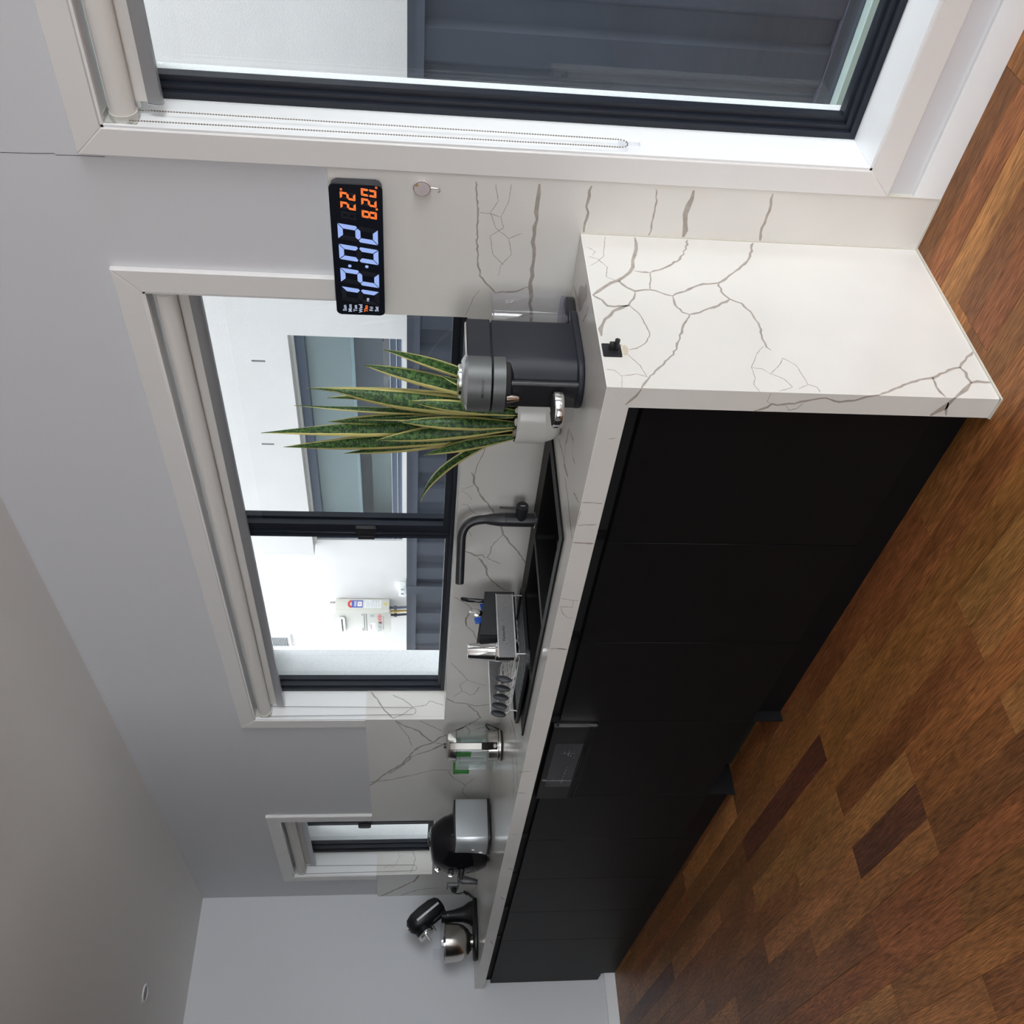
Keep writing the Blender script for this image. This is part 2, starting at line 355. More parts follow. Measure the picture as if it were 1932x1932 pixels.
# boards the photograph lets one name: row -> list of (from joint, to joint, tone)
SPEC = {0: [(-2, 1, 'm'), (1, 3, 'r'), (3, 5, 'b'), (5, 7, 't'), (7, 9, 'b')], 1: [(-1, 2, 'r'), (2, 4, 'm'), (4, 7, 'b'), (7, 10, 'r')], 2: [(-3, 0, 'y'), (0, 3, 'o'), (3, 5, 'd'), (5, 8, 'b')],
        3: [(-1, 1, 'y'), (1, 4, 'm'), (4, 6, 'b'), (6, 8, 't'), (8, 11, 'd')], 4: [(-2, 1, 'y'), (1, 3, 'r'), (3, 5, 't'), (5, 8, 'b')], 5: [(-1, 2, 'o'), (2, 4, 'y'), (4, 7, 'm'), (7, 9, 'b')],
        6: [(-2, 1, 't'), (1, 2, 'm'), (2, 3, 'd'), (3, 5, 't'), (5, 7, 'b'), (7, 9, 'm')], 7: [(0, 2, 'b'), (2, 4, 't'), (4, 6, 'b'), (6, 9, 't')], 8: [(-1, 1, 't'), (1, 3, 'r'), (3, 6, 'b'), (6, 8, 'm')],
        9: [(0, 2, 'm'), (2, 5, 'r'), (5, 7, 'm')], 10: [(-1, 3, 'm'), (3, 5, 't'), (5, 8, 'b')], 11: [(-1, 2, 'b'), (2, 4, 't'), (4, 7, 'm')], 12: [(0, 3, 'o'), (3, 5, 'b')]}
for row in range(-6, 16):
    k, K = (-9 if row < 0 else -7), 12
    fx = sorted(SPEC.get(row, [])); i = 0
    k -= row % 2
    while k < K:
        if i < len(fx) and k >= fx[i][0]:
            a, bb, tn = fx[i]; i += 1
        else:
            a, bb, tn = k, min(k+random.choice((2, 2, 3)), K), random.choice('tmmmmrbbo')
            if i < len(fx): bb = min(bb, fx[i][0])
        plank(a, bb, row, tn); k = bb
far = MB(); far.smooth = False
for row in range(16, 54):
    for j in range(-5, 5): far.box(J0+j*2*JX*1.1+(row % 3)*0.3, J0+(j+1)*2*JX*1.1-0.0006+(row % 3)*0.3, R0-(row+1)*RW+0.0006, R0-row*RW, -0.018, 0)
o = far.build('floor_boards', M['wood'], flo, recalc=False); o.color = (0.26, 0.112, 0.04, 1); tag(o, kind='stuff')

# ------------------------------------------------------------------ windows
def architrave(r, x0, x1, z0, z1, bottom, yf=-0.003, wd=0.068):
    """mitred casing boards round an opening; stops on the stone where bottom is False"""
    def board(poly):
        MB().prism(poly, yf, YP, 'y', 0.0025, 1).build('architrave', M['trim'], r)
    zb = z0 if not bottom else z0
    board([(x0, z1), (x1, z1), (x1+wd, z1+wd), (x0-wd, z1+wd)])
    if bottom:
        board([(x0, z0), (x0, z1), (x0-wd, z1+wd), (x0-wd, z0-wd)]); board([(x1, z0), (x1+wd, z0-wd), (x1+wd, z1+wd), (x1, z1)])
        board([(x0, z0), (x0-wd, z0-wd), (x1+wd, z0-wd), (x1, z0)])
    else:
        zs = 1.5275
        board([(x0, zs), (x0, z1), (x0-wd, z1+wd), (x0-wd, zs)]); board([(x1, zs), (x1+wd, zs), (x1+wd, z1+wd), (x1, z1)])
def lining(r, x0, x1, z0, z1, zlo, sill=True, yb=0.152):
    """white jamb lining with a small quirk behind the casing"""
    t = 0.012
    for a, b in ((x0-t, x0), (x1, x1+t)):
        MB().box(a, b, 0.004, yb, zlo, z1+t, 0.001, 1).build('jamb_lining', M['white'], r)
    MB().box(x0, x1, 0.004, yb, z1, z1+t, 0.001, 1).build('head_lining', M['white'], r)
    if sill: MB().box(x0, x1, 0.004, yb, z0-t, z0, 0.001, 1).build('sill_lining', M['white'], r)
    bd = MB()
    for a, b in ((x0, x0+0.006), (x1-0.006, x1)): bd.box(a, b, 0.001, 0.010, zlo, z1)
    bd.box(x0, x1, 0.001, 0.010, z1-0.006, z1)
    if sill: bd.box(x0, x1, 0.001, 0.010, z0, z0+0.006)
    bd.build('quirk_bead', M['white'], r)['kind'] = 'stuff'
def frame(r, x0, x1, z0, z1, wd=0.036, y0=0.15, y1=0.212):
    """dark aluminium outer frame: stepped profile, four bars"""
    def ring(w0, w1, a, b, nm):
        f = MB(); f.smooth = False
        f.slab(x0+w0, x1-w0, z0+w0, z1-w0, a, b, [(x0+w1, x1-w1, z0+w1, z1-w1)]); f.build(nm, M['black_alu'], r)
    ring(0, wd*0.55, y0, y1, 'frame'); ring(wd*0.55, wd, y0+0.012, y1, 'frame_inner_lip')
def sash(r, x0, x1, z0, z1, y, wd=0.030, th=0.024):
    f = MB(); f.smooth = False; f.slab(x0, x1, z0, z1, y, y+th, [(x0+wd, x1-wd, z0+wd*0.8, z1-wd*0.8)]); s_ = f.build('sash', M['black_alu'], r)
    MB().box(x0+wd*0.8, x1-wd*0.8, y+th*0.45, y+th*0.45+0.004, z0+wd*0.7, z1-wd*0.7).build('window_pane', M['glass'], s_)
def seg_lip(r, x0, x1, z0, z1, y):
    pass
x0, x1, z0, z1 = WIN['big']; w1 = struct('window_1'); architrave(w1, x0, x1, z0, z1, True); lining(w1, x0, x1, z0, z1, z0-0.012)
frame(w1, x0, x1, z0, z1, 0.030, 0.15, 0.20); sash(w1, x0+0.016, x1-0.016, z0+0.016, z1-0.016, 0.176, 0.030, 0.03)
x0, x1, z0, z1 = WIN['sink']; w2 = struct('window_2'); architrave(w2, x0, x1, z0, z1, False); lining(w2, x0, x1, z0, z1, 1.5275, False)
frame(w2, x0, x1, z0-0.002, z1, 0.032)
sash(w2, x0+0.02, -1.372, z0+0.012, z1-0.02, 0.188, 0.022); sash(w2, -1.418, x1-0.02, z0+0.012, z1-0.02, 0.160, 0.036)
st = MB(); st.box(-1.440, -1.4185, 0.150, 0.190, z0+0.016, z1-0.02, 0.002, 1); st.box(-1.437, -1.432, 0.143, 0.152, z0+0.016, z1-0.02); st.build('interlock_stile', M['black_alu'], w2)
lt = MB(); lt.prism(rrect(-1.424, -1.384, 1.455, 1.532, 0.006), 0.142, 0.161, 'y', 0.003); lt.box(-1.440, -1.424, 0.135, 0.15, 1.462, 1.525, 0.003); lt.build('sash_latch', M['black'], w2)
x0, x1, z0, z1 = WIN['small']; w3 = struct('window_3'); architrave(w3, x0, x1, z0, z1, False); lining(w3, x0, x1, z0, z1, 1.5275, False)
frame(w3, x0, x1, z0-0.002, z1, 0.034)
sash(w3, x0+0.02, -4.205, z0+0.012, z1-0.02, 0.188, 0.024); sash(w3, -4.252, x1-0.02, z0+0.012, z1-0.02, 0.160, 0.036)
lt = MB(); lt.prism(rrect(-4.262, -4.225, 1.556, 1.632, 0.012), 0.142, 0.161, 'y', 0.003); lt.build('sash_latch', M['black'], w3)

# ------------------------------------------------------------------ roller blinds
def blind(x0, x1, ztop, label, chain_side, chain_z, weight):
    r = thing('roller_blind', label, 'roller blind', (x0, 0.04, chain_z), 'rolled up window blinds')
    yc, zc, rt = 0.040, ztop-0.045, 0.0285
    tb = MB(); tb.tube([(x0+0.022, yc, zc), (x1-0.022, yc, zc)], rt, 28); tb.build('fabric_roll', M['blind'], r)
    dr = MB(); dr.smooth = False; dr.box(x0+0.032, x1-0.032, yc+rt-0.001, yc+rt, ztop-0.118, zc); dr.build('fabric_drop', M['blind'], r)
    br = MB(); br.prism([(yc+rt-0.009, ztop-0.130), (yc+rt+0.008, ztop-0.130), (yc+rt+0.010, ztop-0.120), (yc+rt+0.006, ztop-0.098), (yc+rt-0.007, ztop-0.098), (yc+rt-0.011, ztop-0.120)], x0+0.030, x1-0.030, 'x', 0.0015, 1)
    b_ = br.build('bottom_rail', M['rail'], r)
    for xx in (x0+0.027, x1-0.030):
        ec = MB(); ec.prism([(yc+rt-0.010, ztop-0.131), (yc+rt+0.009, ztop-0.131), (yc+rt+0.011, ztop-0.120), (yc+rt+0.007, ztop-0.097), (yc+rt-0.008, ztop-0.097), (yc+rt-0.012, ztop-0.120)], xx, xx+0.003, 'x'); ec.build('end_cap', M['rail_cap'], b_)
    for xx, sg in ((x0, 1), (x1, -1)):
        bk = MB(); bk.box(xx+sg*0.001, xx+sg*0.004, yc-0.022, yc+0.022, zc-0.03, ztop-0.002, 0.001, 1); bk.box(xx+sg*0.001, xx+sg*0.022, yc-0.02, yc+0.02, ztop-0.005, ztop-0.002)
        bk.tube([(xx+sg*0.004, yc, zc), (xx+sg*0.022, yc, zc)], [rt+0.002, rt+0.003], 24); bk.build('bracket', M['bracket'], r)
    hd = MB(); hd.prism([(yc+0.03, ztop-0.001), (yc+0.03, ztop-0.026), (yc+0.028, ztop-0.026), (yc+0.028, ztop-0.004), (yc-0.024, ztop-0.004), (yc-0.024, ztop-0.001)], x0+0.01, x1-0.01, 'x'); hd.box(x0+0.012, x1-0.012, yc+0.038, yc+0.043, ztop-0.075, ztop-0.001); hd.build('head_rail', M['white'], r)
    ch = MB(); xc = x0+0.013
    pts = []; step = 0.0063; y_a, y_b = yc-0.026, yc+0.024
    z = zc
    while z > chain_z+0.025: pts += [(y_a+0.006*(zc-z)/(zc-chain_z), z), (y_b-0.008*(zc-z)/(zc-chain_z), z)]; z -= step
    ya, yb = y_a+0.006, y_b-0.008
    for k in range(7): a = pi*(k+0.5)/7; pts.append(((ya+yb)/2-(yb-ya)/2*cos(a), chain_z+0.025-(yb-ya)/2*sin(a)))
    for (py, pz) in pts: ch.sphere((xc, py, pz), 0.00215, 6, 4)
    th = MB(); th.tube([(xc, y_a, zc), (xc, ya, chain_z+0.025)], 0.0006, 4); th.tube([(xc, y_b, zc), (xc, yb, chain_z+0.025)], 0.0006, 4)
    for v in th.bm.verts: pass
    ch.merge(th.bm); o = ch.build('bead_chain', M['bead'], r); o['kind'] = 'stuff'
    if weight:
        wt = MB(); wt.lathe([(0.002, 0.004), (0.012, 0.004), (0.013, 0.0), (0.012, -0.004), (0.002, -0.004)], (xc, (ya+yb)/2, chain_z+0.018), 16, 'x'); wt.box(xc-0.003, xc+0.003, (ya+yb)/2-0.004, (ya+yb)/2+0.004, chain_z-0.022, chain_z+0.008, 0.001, 1); wt.box(xc-0.002, xc+0.002, (ya+yb)/2-0.008, (ya+yb)/2+0.008, chain_z-0.024, chain_z-0.020)
        wt.build('chain_tensioner', M['clear'], r)
M['blind'] = mat('blind_fabric', (0.74, 0.72, 0.69), 0.85, bump=0.15, bscale=900)
M['rail'] = mat('anodised_rail', (0.42, 0.43, 0.45), 0.35, 0.6); M['rail_cap'] = mat('grey_end_cap', (0.48, 0.48, 0.50), 0.5)
M['bracket'] = mat('pale_bracket', (0.62, 0.62, 0.58), 0.35); M['bead'] = mat('steel_beads', (0.20, 0.175, 0.145), 0.35, 0.5)
x0, x1, z0, z1 = WIN['big']; blind(x0, x1, z1, 'white roller blind with bead chain at the tall window beside the wall clock', 0, 0.808, True)
x0, x1, z0, z1 = WIN['sink']; blind(x0, x1, z1, 'long white roller blind above the sink window', 0, 1.290, False)
x0, x1, z0, z1 = WIN['small']; blind(x0, x1, z1, 'short white roller blind in the narrow window behind the deep fryer', 0, 1.268, False)

# ------------------------------------------------------------------ downlight
dl = thing('downlight', 'round white recessed ceiling downlight, switched off', 'light', (-4.05, -0.785, HC), None)
MB().lathe([(0.046, HC-0.0005), (0.046, HC-0.006), (0.039, HC-0.007), (0.036, HC-0.002)], (-4.05, -0.785, 0), 32).build('trim_ring', M['white'], dl)
MB().lathe([(0.036, HC-0.003), (0.0, HC-0.002)], (-4.05, -0.785, 0), 24, caps=False).build('lens', mat('unlit_lens', (0.22, 0.22, 0.21), 0.3), dl)
# ------------------------------------------------------------------ stone: splashback, worktop with waterfall end
VEINS = {"panel":[[9.9,[-8,760],[-81,771],[-137,782],[-158,795],[-195,827],[-222,863],[-257,896]],[5.6,[-151,783],[-156,765],[-157,742]],[5.3,[-157,742],[-131,700],[-93,657],[-49,634],[-7,622]],[3.3,[-157,742],[-224,753]],[6.0,[-195,827],[-221,810],[-234,791],[-227,769],[-226,753],[-236,729],[-247,701]],[6.1,[-247,701],[-227,668],[-199,629],[-187,576],[-134,521],[-79,475],[-7,448]],[5.2,[-187,576],[-221,576],[-251,561],[-266,534],[-307,516],[-351,509],[-396,513],[-426,510],[-436,502]],[6.3,[-251,561],[-285,607],[-307,646],[-316,671]],[4.8,[-247,701],[-281,701],[-308,688],[-316,671]],[4.9,[-316,671],[-353,692],[-416,715],[-463,734],[-506,771],[-547,804],[-583,826]],[5.6,[-234,791],[-264,798],[-291,815],[-298,849],[-296,866],[-274,875],[-257,896]],[8.8,[-291,815],[-314,854],[-347,877],[-383,892],[-408,893]],[2.8,[-291,815],[-319,794],[-363,783],[-398,779],[-429,795],[-447,817],[-453,835]],[1.6,[-422,516],[-448,537],[-499,562],[-532,561],[-556,569],[-579,561]],[1.8,[-499,562],[-502,538],[-518,522],[-533,495],[-560,482],[-575,516]],[1.9,[-518,522],[-488,495],[-462,480],[-486,455],[-550,444],[-557,426],[-575,423]],[1.6,[-550,444],[-565,470]],[6.0,[-576,286],[-548,229],[-521,174],[-513,140],[-484,91],[-473,60],[-448,36],[-414,4]],[8.2,[-473,60],[-491,52],[-524,51],[-522,0]],[9.2,[-524,51],[-549,75],[-576,108]],[6.0,[-513,140],[-544,142],[-577,132]],[2.0,[-543,806],[-504,817],[-480,833],[-464,842]],[1.8,[-543,804],[-533,829],[-542,863],[-523,876],[-521,895]],[1.2,[-579,867],[-542,863]],[2.0,[-100,892],[-109,868],[-142,848],[-182,855],[-195,833]],[1.7,[-10,838],[-97,852],[-124,873],[-141,893]],[1.9,[-59,890],[-78,871],[-94,879]]],"front":[[5.7,[-4,824],[-22,831],[-50,850]],[16.6,[2,110],[-30,123],[-55,144]],[7.0,[-15,119],[-54,107]],[5.4,[2,288],[-3,305],[-17,339],[-22,371],[-12,408],[-23,449],[-32,485],[-35,523],[-50,540],[-58,559]],[1.4,[-3,535],[-28,536],[-35,523]],[2.1,[-29,452],[-47,463],[-53,483]],[1.3,[-34,495],[-52,476]],[5.8,[-539,902],[-542,844]],[2.8,[-468,899],[-465,849]],[2.6,[-379,902],[-381,872],[-384,847]],[1.5,[-411,898],[-468,899]],[3.9,[-1055,903],[-1057,846]],[2.3,[-792,900],[-796,881],[-802,847]],[2.4,[-831,902],[-833,876],[-832,855]],[2.0,[-837,894],[-866,883],[-887,869],[-891,849]],[1.5,[-798,862],[-828,862]],[4.6,[-1916,909],[-1908,868]],[5.9,[-2526,885],[-2522,858]],[6.6,[-2925,870],[-2955,833]],[6.4,[-3318,873],[-3367,848]],[6.0,[-4045,872],[-4117,852]],[5.0,[-2106,907],[-2102,864]],[3.6,[-1054,878],[-1061,844]],[2.4,[-158,870],[-154,854]]],"splash":[[6.8,[133,892],[92,895],[45,891],[0,892]],[4.2,[133,731],[102,723],[54,722],[19,721],[-2,726]],[12.9,[135,638],[93,641],[45,636],[-1,634]],[6.0,[138,436],[91,430],[42,435],[-1,428]],[10.7,[131,1020],[54,1020],[-53,1014],[-177,1012],[-274,998],[-348,994]],[4.4,[129,1175],[46,1165],[-61,1161],[-142,1149],[-194,1103],[-187,1047],[-169,1017]],[1.6,[126,1127],[78,1117],[48,1134],[4,1118],[-25,1082],[-72,1071],[-106,1096],[-139,1100]],[1.6,[127,1088],[80,1091],[35,1107],[5,1098],[-20,1130],[-75,1119],[-105,1089]],[1.8,[46,1165],[43,1134],[35,1107]],[1.5,[-25,1082],[-8,1050]],[3.0,[-788,1091],[-830,1100],[-872,1113],[-930,1120]],[1.5,[-185,1145],[-211,1161],[-275,1181]],[6.3,[-908,1130],[-930,1120],[-960,1119],[-998,1102],[-1033,1085],[-1072,1061],[-1108,1043],[-1124,1028],[-1149,1017],[-1182,1012],[-1225,1002],[-1264,979],[-1303,954],[-1348,927],[-1394,906]],[3.5,[-1229,1001],[-1269,1023],[-1301,1037],[-1332,1038],[-1365,1047],[-1383,1026],[-1401,994]],[7.6,[-1328,1134],[-1339,1110],[-1354,1090],[-1347,1068],[-1367,1055]],[7.4,[-1365,1081],[-1402,1061],[-1435,1045],[-1473,1040],[-1512,1017],[-1551,985],[-1571,951]],[3.8,[-1615,1160],[-1640,1133],[-1666,1105],[-1692,1088],[-1735,1098],[-1779,1107],[-1813,1099]],[2.1,[-1067,1156],[-1070,1135],[-1102,1120],[-1110,1112],[-1122,1098],[-1113,1077]],[1.8,[-998,1158],[-1018,1135],[-1046,1120]],[2.2,[-1144,1151],[-1135,1134],[-1110,1112]],[1.7,[-1206,1125],[-1245,1111]],[2.1,[-990,1157],[-972,1119]],[3.6,[-1739,1091],[-1757,1107],[-1792,1107],[-1822,1099],[-1858,1072],[-1919,1055]],[6.8,[-2405,1160],[-2443,1129],[-2455,1073],[-2478,1030],[-2463,964]],[6.8,[-2467,1065],[-2529,1020],[-2589,997],[-2633,1029],[-2674,1066],[-2707,1095],[-2748,1133],[-2774,1156]],[4.9,[-2674,1062],[-2716,1040],[-2766,1046]],[3.2,[-2101,1151],[-2189,1103],[-2245,1076],[-2267,1042],[-2296,990]],[3.8,[-2339,1097],[-2354,1074],[-2376,1062],[-2369,1040],[-2303,1018]],[2.9,[-2391,1131],[-2354,1103],[-2339,1097],[-2281,1107],[-2245,1076]],[5.3,[-2708,1017],[-2667,942],[-2643,897]],[10.3,[-2934,1306],[-2875,1267],[-2838,1209],[-2786,1181],[-2756,1146],[-2722,1116],[-2678,1066]],[11.0,[-2985,1306],[-2952,1266],[-2917,1213],[-2856,1158]],[6.7,[-2838,1209],[-2856,1158]],[6.2,[-3203,1304],[-3172,1249],[-3147,1208],[-3144,1166],[-3152,1110]],[4.2,[-3161,1129],[-3247,1098],[-3282,1065],[-3330,1034]],[3.8,[-3250,987],[-3323,1029],[-3371,1039],[-3420,1044],[-3470,1027],[-3500,993]],[6.7,[-3803,1153],[-3697,1083]],[10.4,[-2934,1306],[-3065,1358],[-3155,1425],[-3325,1531]],[10.3,[-2983,1306],[-3095,1366],[-3186,1425]],[8.2,[-3202,1304],[-3250,1399],[-3286,1530]],[9.6,[-2615,1392],[-2660,1357],[-2690,1315],[-2721,1279],[-2784,1250],[-2835,1213]],[3.6,[-2615,1392],[-2783,1329],[-2878,1314]],[4.9,[-2616,1280],[-2676,1216],[-2723,1172]],[14.5,[-4679,1259],[-4778,1285],[-4834,1325],[-4948,1412],[-5065,1509]],[8.2,[-4926,1131],[-4949,1243],[-4996,1311],[-5064,1379]],[5.2,[-3797,1140],[-3703,1085]]],"reveal_sink":[[7.5,[144,1509],[81,1464],[34,1428],[6,1402]],[3.9,[6,1402],[26,1358],[64,1308],[100,1353],[128,1408]],[3.3,[64,1308],[72,1253],[96,1232],[72,1169]]],"reveal_small":[[4.0,[148,1303],[99,1284],[47,1300],[5,1319]],[2.1,[145,1398],[114,1387],[82,1399],[49,1425],[63,1451],[44,1483]],[2.1,[114,1387],[121,1367]]],"top":[[11.5,[-409,-292],[-482,-279],[-532,-307],[-501,-384]],[9.3,[-559,-183],[-526,-298]],[6.8,[-408,-305],[-380,-364],[-412,-383],[-398,-432]],[10.9,[-143,-27],[-132,-80],[-131,-106]],[55.4,[-27,-205],[-72,-162],[-126,-112]],[5.8,[-36,-252],[-75,-239],[-110,-216]],[16.2,[-2190,-216],[-2075,-349],[-2060,-386]],[18.2,[-2204,-242],[-2262,-250]],[16.9,[-2205,-380],[-2202,-462],[-2265,-527]],[15.6,[-2063,-433],[-2089,-558]],[8.9,[-539,-349],[-535,-437],[-543,-562]],[4.8,[-457,-478],[-410,-553]]]}
def veining(parent, key, place, nm='veining'):
    """inlaid veins: jagged ribbons lying in the polished face"""
    rnd = random.Random(hash(key) % 1000 if False else sum(map(ord, key)))
    mb = MB(); mb.smooth = False
    for vn in VEINS.get(key, []):
        wd = vn[0]/1000.0; P = [Vector((a/1000.0, b/1000.0)) for a, b in vn[1:]]
        if len(P) < 2: continue
        out = [P[0]]
        for a, b in zip(P, P[1:]):
            L = (b-a).length; n = max(1, int(L/max(0.006, min(0.02, wd*2))))
            nrm = Vector((-(b-a).y, (b-a).x)).normalized() if L > 0 else Vector((0, 0))
            for k in range(1, n+1): out.append(a+(b-a)*k/n + nrm*rnd.uniform(-1, 1)*min(0.0035, wd*0.45)*(0 if k == n else 1))
        prev = None
        for i, p in enumerate(out):
            d = out[min(i+1, len(out)-1)]-out[max(i-1, 0)]
            if d.length < 1e-9: continue
            nrm = Vector((-d.y, d.x)).normalized(); e = min(1, min(i, len(out)-1-i)/1.5+0.45)
            hl, hr = wd*0.5*rnd.uniform(0.55, 1.35)*e, wd*0.5*rnd.uniform(0.55, 1.35)*e
            cur = (p+nrm*hl, p-nrm*hr)
            if prev: mb.quad(place(prev[0]), place(prev[1]), place(cur[1]), place(cur[0]))
            prev = cur
    return tag(mb.build(nm, M['vein'], parent), kind='stuff')
EP = 0.00025
sp = thing('stone_splashback', 'white veined quartz splashback lining the window wall above and beside the worktop', 'splashback', (-2.4, 0, 0))
wx0, wx1, wz0 = -2.605, -0.280, 1.166
s_ = MB(); s_.smooth = False
s_.slab(XL, 0.1455, 0.0, 1.5275, 0.0, YP-0.0005, [(wx0, wx1, wz0, 2), (-4.665, -3.800, 1.178, 2), (XL-1, -0.0005, -1, 0.842)])
s_.build('stone_sheet', M['stone'], sp); veining(sp, 'splash', lambda p: (p.x, -EP, p.y))
rv = MB(); rv.smooth = False; rv.box(-2.617, wx0, YP, 0.150, 1.150, 1.5275); a_ = rv.build('window_return', M['stone'], sp); veining(a_, 'reveal_sink', lambda p: (wx0+EP, p.x, p.y))
rv = MB(); rv.smooth = False; rv.box(-4.677, -4.665, YP, 0.150, 1.165, 1.5275); a_ = rv.build('window_return', M['stone'], sp); veining(a_, 'reveal_small', lambda p: (-4.665+EP, p.x, p.y))
rv = MB(); rv.box(wx1, -0.237, YP, 0.150, 1.150, 1.5275); rv.build('window_return', M['stone'], sp)
rv = MB(); rv.box(-3.80, -3.788, YP, 0.150, 1.165, 1.5275); rv.build('window_return', M['stone'], sp)
for a, b, z in ((wx0, wx1, wz0), (-4.665, -3.80, 1.178)):
    rv = MB(); rv.box(a, b, YP, 0.150, z-0.014, z); rv.build('window_sill', M['stone'], sp)
sb = MB(); sb.box(0.1450, 0.1480, -0.0015, 0.002, 0.0, 1.5275); sb.box(XL, -4.74, -0.001, 0.002, 1.5275, 1.529); sb.box(-0.168, 0.1455, -0.001, 0.002, 1.5275, 1.529); sb.box(0.0, 0.1455, -0.003, 0.0, 0.0, 0.004); sb.box(0.0, 0.003, -0.003, 0.0, 0.0, ZC)
tag(sb.build('silicone_joint', M['silicone'], sp), kind='stuff')

wt = thing('stone_worktop', 'long white veined quartz worktop with a mitred waterfall end panel', 'worktop', (-2.4, -0.3, 0))
TT = 0.058
SK = (-1.805, -0.655, -0.470, -0.018)
t_ = MB(); t_.smooth = False
t_.slab(XL+0.001, -0.0, -D, -0.0005, ZC-0.02, ZC, [SK], 'z')
t_.box(XL+0.001, -TT, -D, -D+0.02, ZC-TT, ZC-0.02)
t_.box(-TT, 0, -D, -0.0005, 0.003, ZC-0.02)
bmesh.ops.remove_doubles(t_.bm, verts=t_.bm.verts[:], dist=0.0001)
tb = t_.build('slab', M['stone'], wt)
veining(wt, 'panel', lambda p: (EP, p.x, p.y)); veining(wt, 'front', lambda p: (p.x, -D-EP, p.y)); veining(wt, 'top', lambda p: (p.x, p.y, ZC+EP))
mj = MB(); mj.smooth = False
mj.quad((-0.0006, -D-EP*.8, ZC-0.0006), (-TT, -D-EP*.8, ZC-TT-0.0006), (-TT, -D-EP*.8, ZC-TT+0.0006), (-0.0006, -D-EP*.8, ZC+0.0002))
mj.build('mitre_joint', M['silicone'], wt)
ed = MB(); ed.smooth = False
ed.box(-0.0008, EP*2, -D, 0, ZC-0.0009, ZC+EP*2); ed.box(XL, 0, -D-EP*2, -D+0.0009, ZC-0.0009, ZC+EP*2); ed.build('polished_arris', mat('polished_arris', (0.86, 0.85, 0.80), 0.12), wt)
sl = MB(); sl.smooth = False; sl.box(-0.002, 0.004, -D-0.003, 0, 0, 0.005); sl.box(-TT, 0.002, -D-0.004, -D+0.002, 0, 0.005); tag(sl.build('silicone_joint', M['silicone'], wt), kind='stuff')

# ------------------------------------------------------------------ base cabinets and dishwasher
YD = -0.550                                  # door faces
seams = [-0.0585, -0.572, -1.064, -1.572]
CABS = [(-0.0585, -0.572, 'black flat cabinet next to the waterfall end panel'), (-0.572, -1.064, 'black flat cabinet below the right sink bowl, second from the waterfall end'),
        (-1.064, -1.572, 'black flat sink cabinet directly right of the dishwasher'), (-2.208, -2.667, 'black flat cabinet just left of the dishwasher'),
        (-2.667, -3.163, 'black flat cabinet second left of the dishwasher, below the deep fryer'), (-3.163, -3.658, 'black flat cabinet third left of the dishwasher'),
        (-3.658, -4.160, 'black flat cabinet fourth left of the dishwasher'), (-4.160, -5.066, 'widest black flat cabinet, at the far end against the left wall')]
for a, b, lb in CABS:
    r = thing('base_cabinet', lb, 'cabinet', ((a+b)/2, -0.28, 0), 'black base cabinets under the worktop')
    c_ = MB(); c_.smooth = False
    c_.box(b+0.0008, b+0.017, YD+0.021, -0.03, 0.111, ZC-TT-0.001); c_.box(a-0.017, a-0.0008, YD+0.021, -0.03, 0.111, ZC-TT-0.001)
    if -1.8 < (a+b)/2 < -0.6: c_.box(b+0.017, a-0.017, -0.50, -0.46, ZC-TT-0.05, ZC-TT-0.001)
    else: c_.box(b+0.017, a-0.017, -0.50, -0.03, ZC-TT-0.018, ZC-TT-0.001)
    c_.box(b+0.017, a-0.017, -0.50, -0.03, 0.115, 0.131); c_.box(b+0.017, a-0.017, -0.045, -0.03, 0.131, ZC-TT-0.02)
    c_.build('carcass', M['black_cab'], r)
    d_ = MB(); d_.box(b+0.0012, a-0.0012, YD, YD+0.018, 0.112, 0.800, 0.001, 1); d_.build('door', M['black_cab'], r)
    f_ = MB(); f_.smooth = False; f_.box(b+0.0008, a-0.0008, -0.520, -0.502, 0.782, 0.841); f_.build('finger_pull_rail', M['black_edge'], r)
    k_ = MB(); k_.smooth = False; k_.box(b+0.0002, a-0.0002, -0.514, -0.498, 0.0, 0.110); k_.build('kickboard', M['black_cab'], r)
for x, lb in ((-1.577, 'black gable panel reaching the floor at the right side of the dishwasher'), (-2.2045, 'black gable panel reaching the floor at the left side of the dishwasher')):
    g = MB(); g.smooth = False; g.box(x-0.0035, x+0.0042, YD-0.001, -0.03, 0.0, ZC-TT-0.001); tag(g.build('gable_panel', M['black_cab']), lb, 'panel', 'gable panels beside the dishwasher')
dw = thing('dishwasher', 'black dishwasher with a dark steel control panel and display', 'dishwasher', (-1.89, -0.3, 0))
x0, x1 = -2.199, -1.582
b_ = MB(); b_.smooth = False; b_.box(x0, x1, YD+0.03, -0.04, 0.10, ZC-TT-0.003); b_.box(x0+0.02, x1-0.02, -0.43, -0.41, 0.0, 0.10); b_.build('body', M['black_edge'], dw)
for xx in (x0+0.05, x1-0.05): MB().lathe([(0.016, 0.0), (0.016, 0.012), (0.008, 0.014), (0.008, 0.10)], (xx, -0.34, 0), 12).build('levelling_foot', M['black'], dw)
M['dark_steel'] = mat('dark_steel', (0.026, 0.0255, 0.027), 0.45, 0.6, spec=0.3)
p_ = MB(); p_.box(x0, x1, YD-0.012, YD+0.03, 0.692, 0.818, 0.002, 1); cp = p_.build('control_panel', M['dark_steel'], dw)
hs = MB()
for k in range(4): hs.box(x0, x1, YD-0.015, YD-0.002, 0.669+k*0.0065, 0.6735+k*0.0065, 0.0012, 1)
tag(hs.build('handle_ridges', M['dark_steel'], dw), kind='stuff')
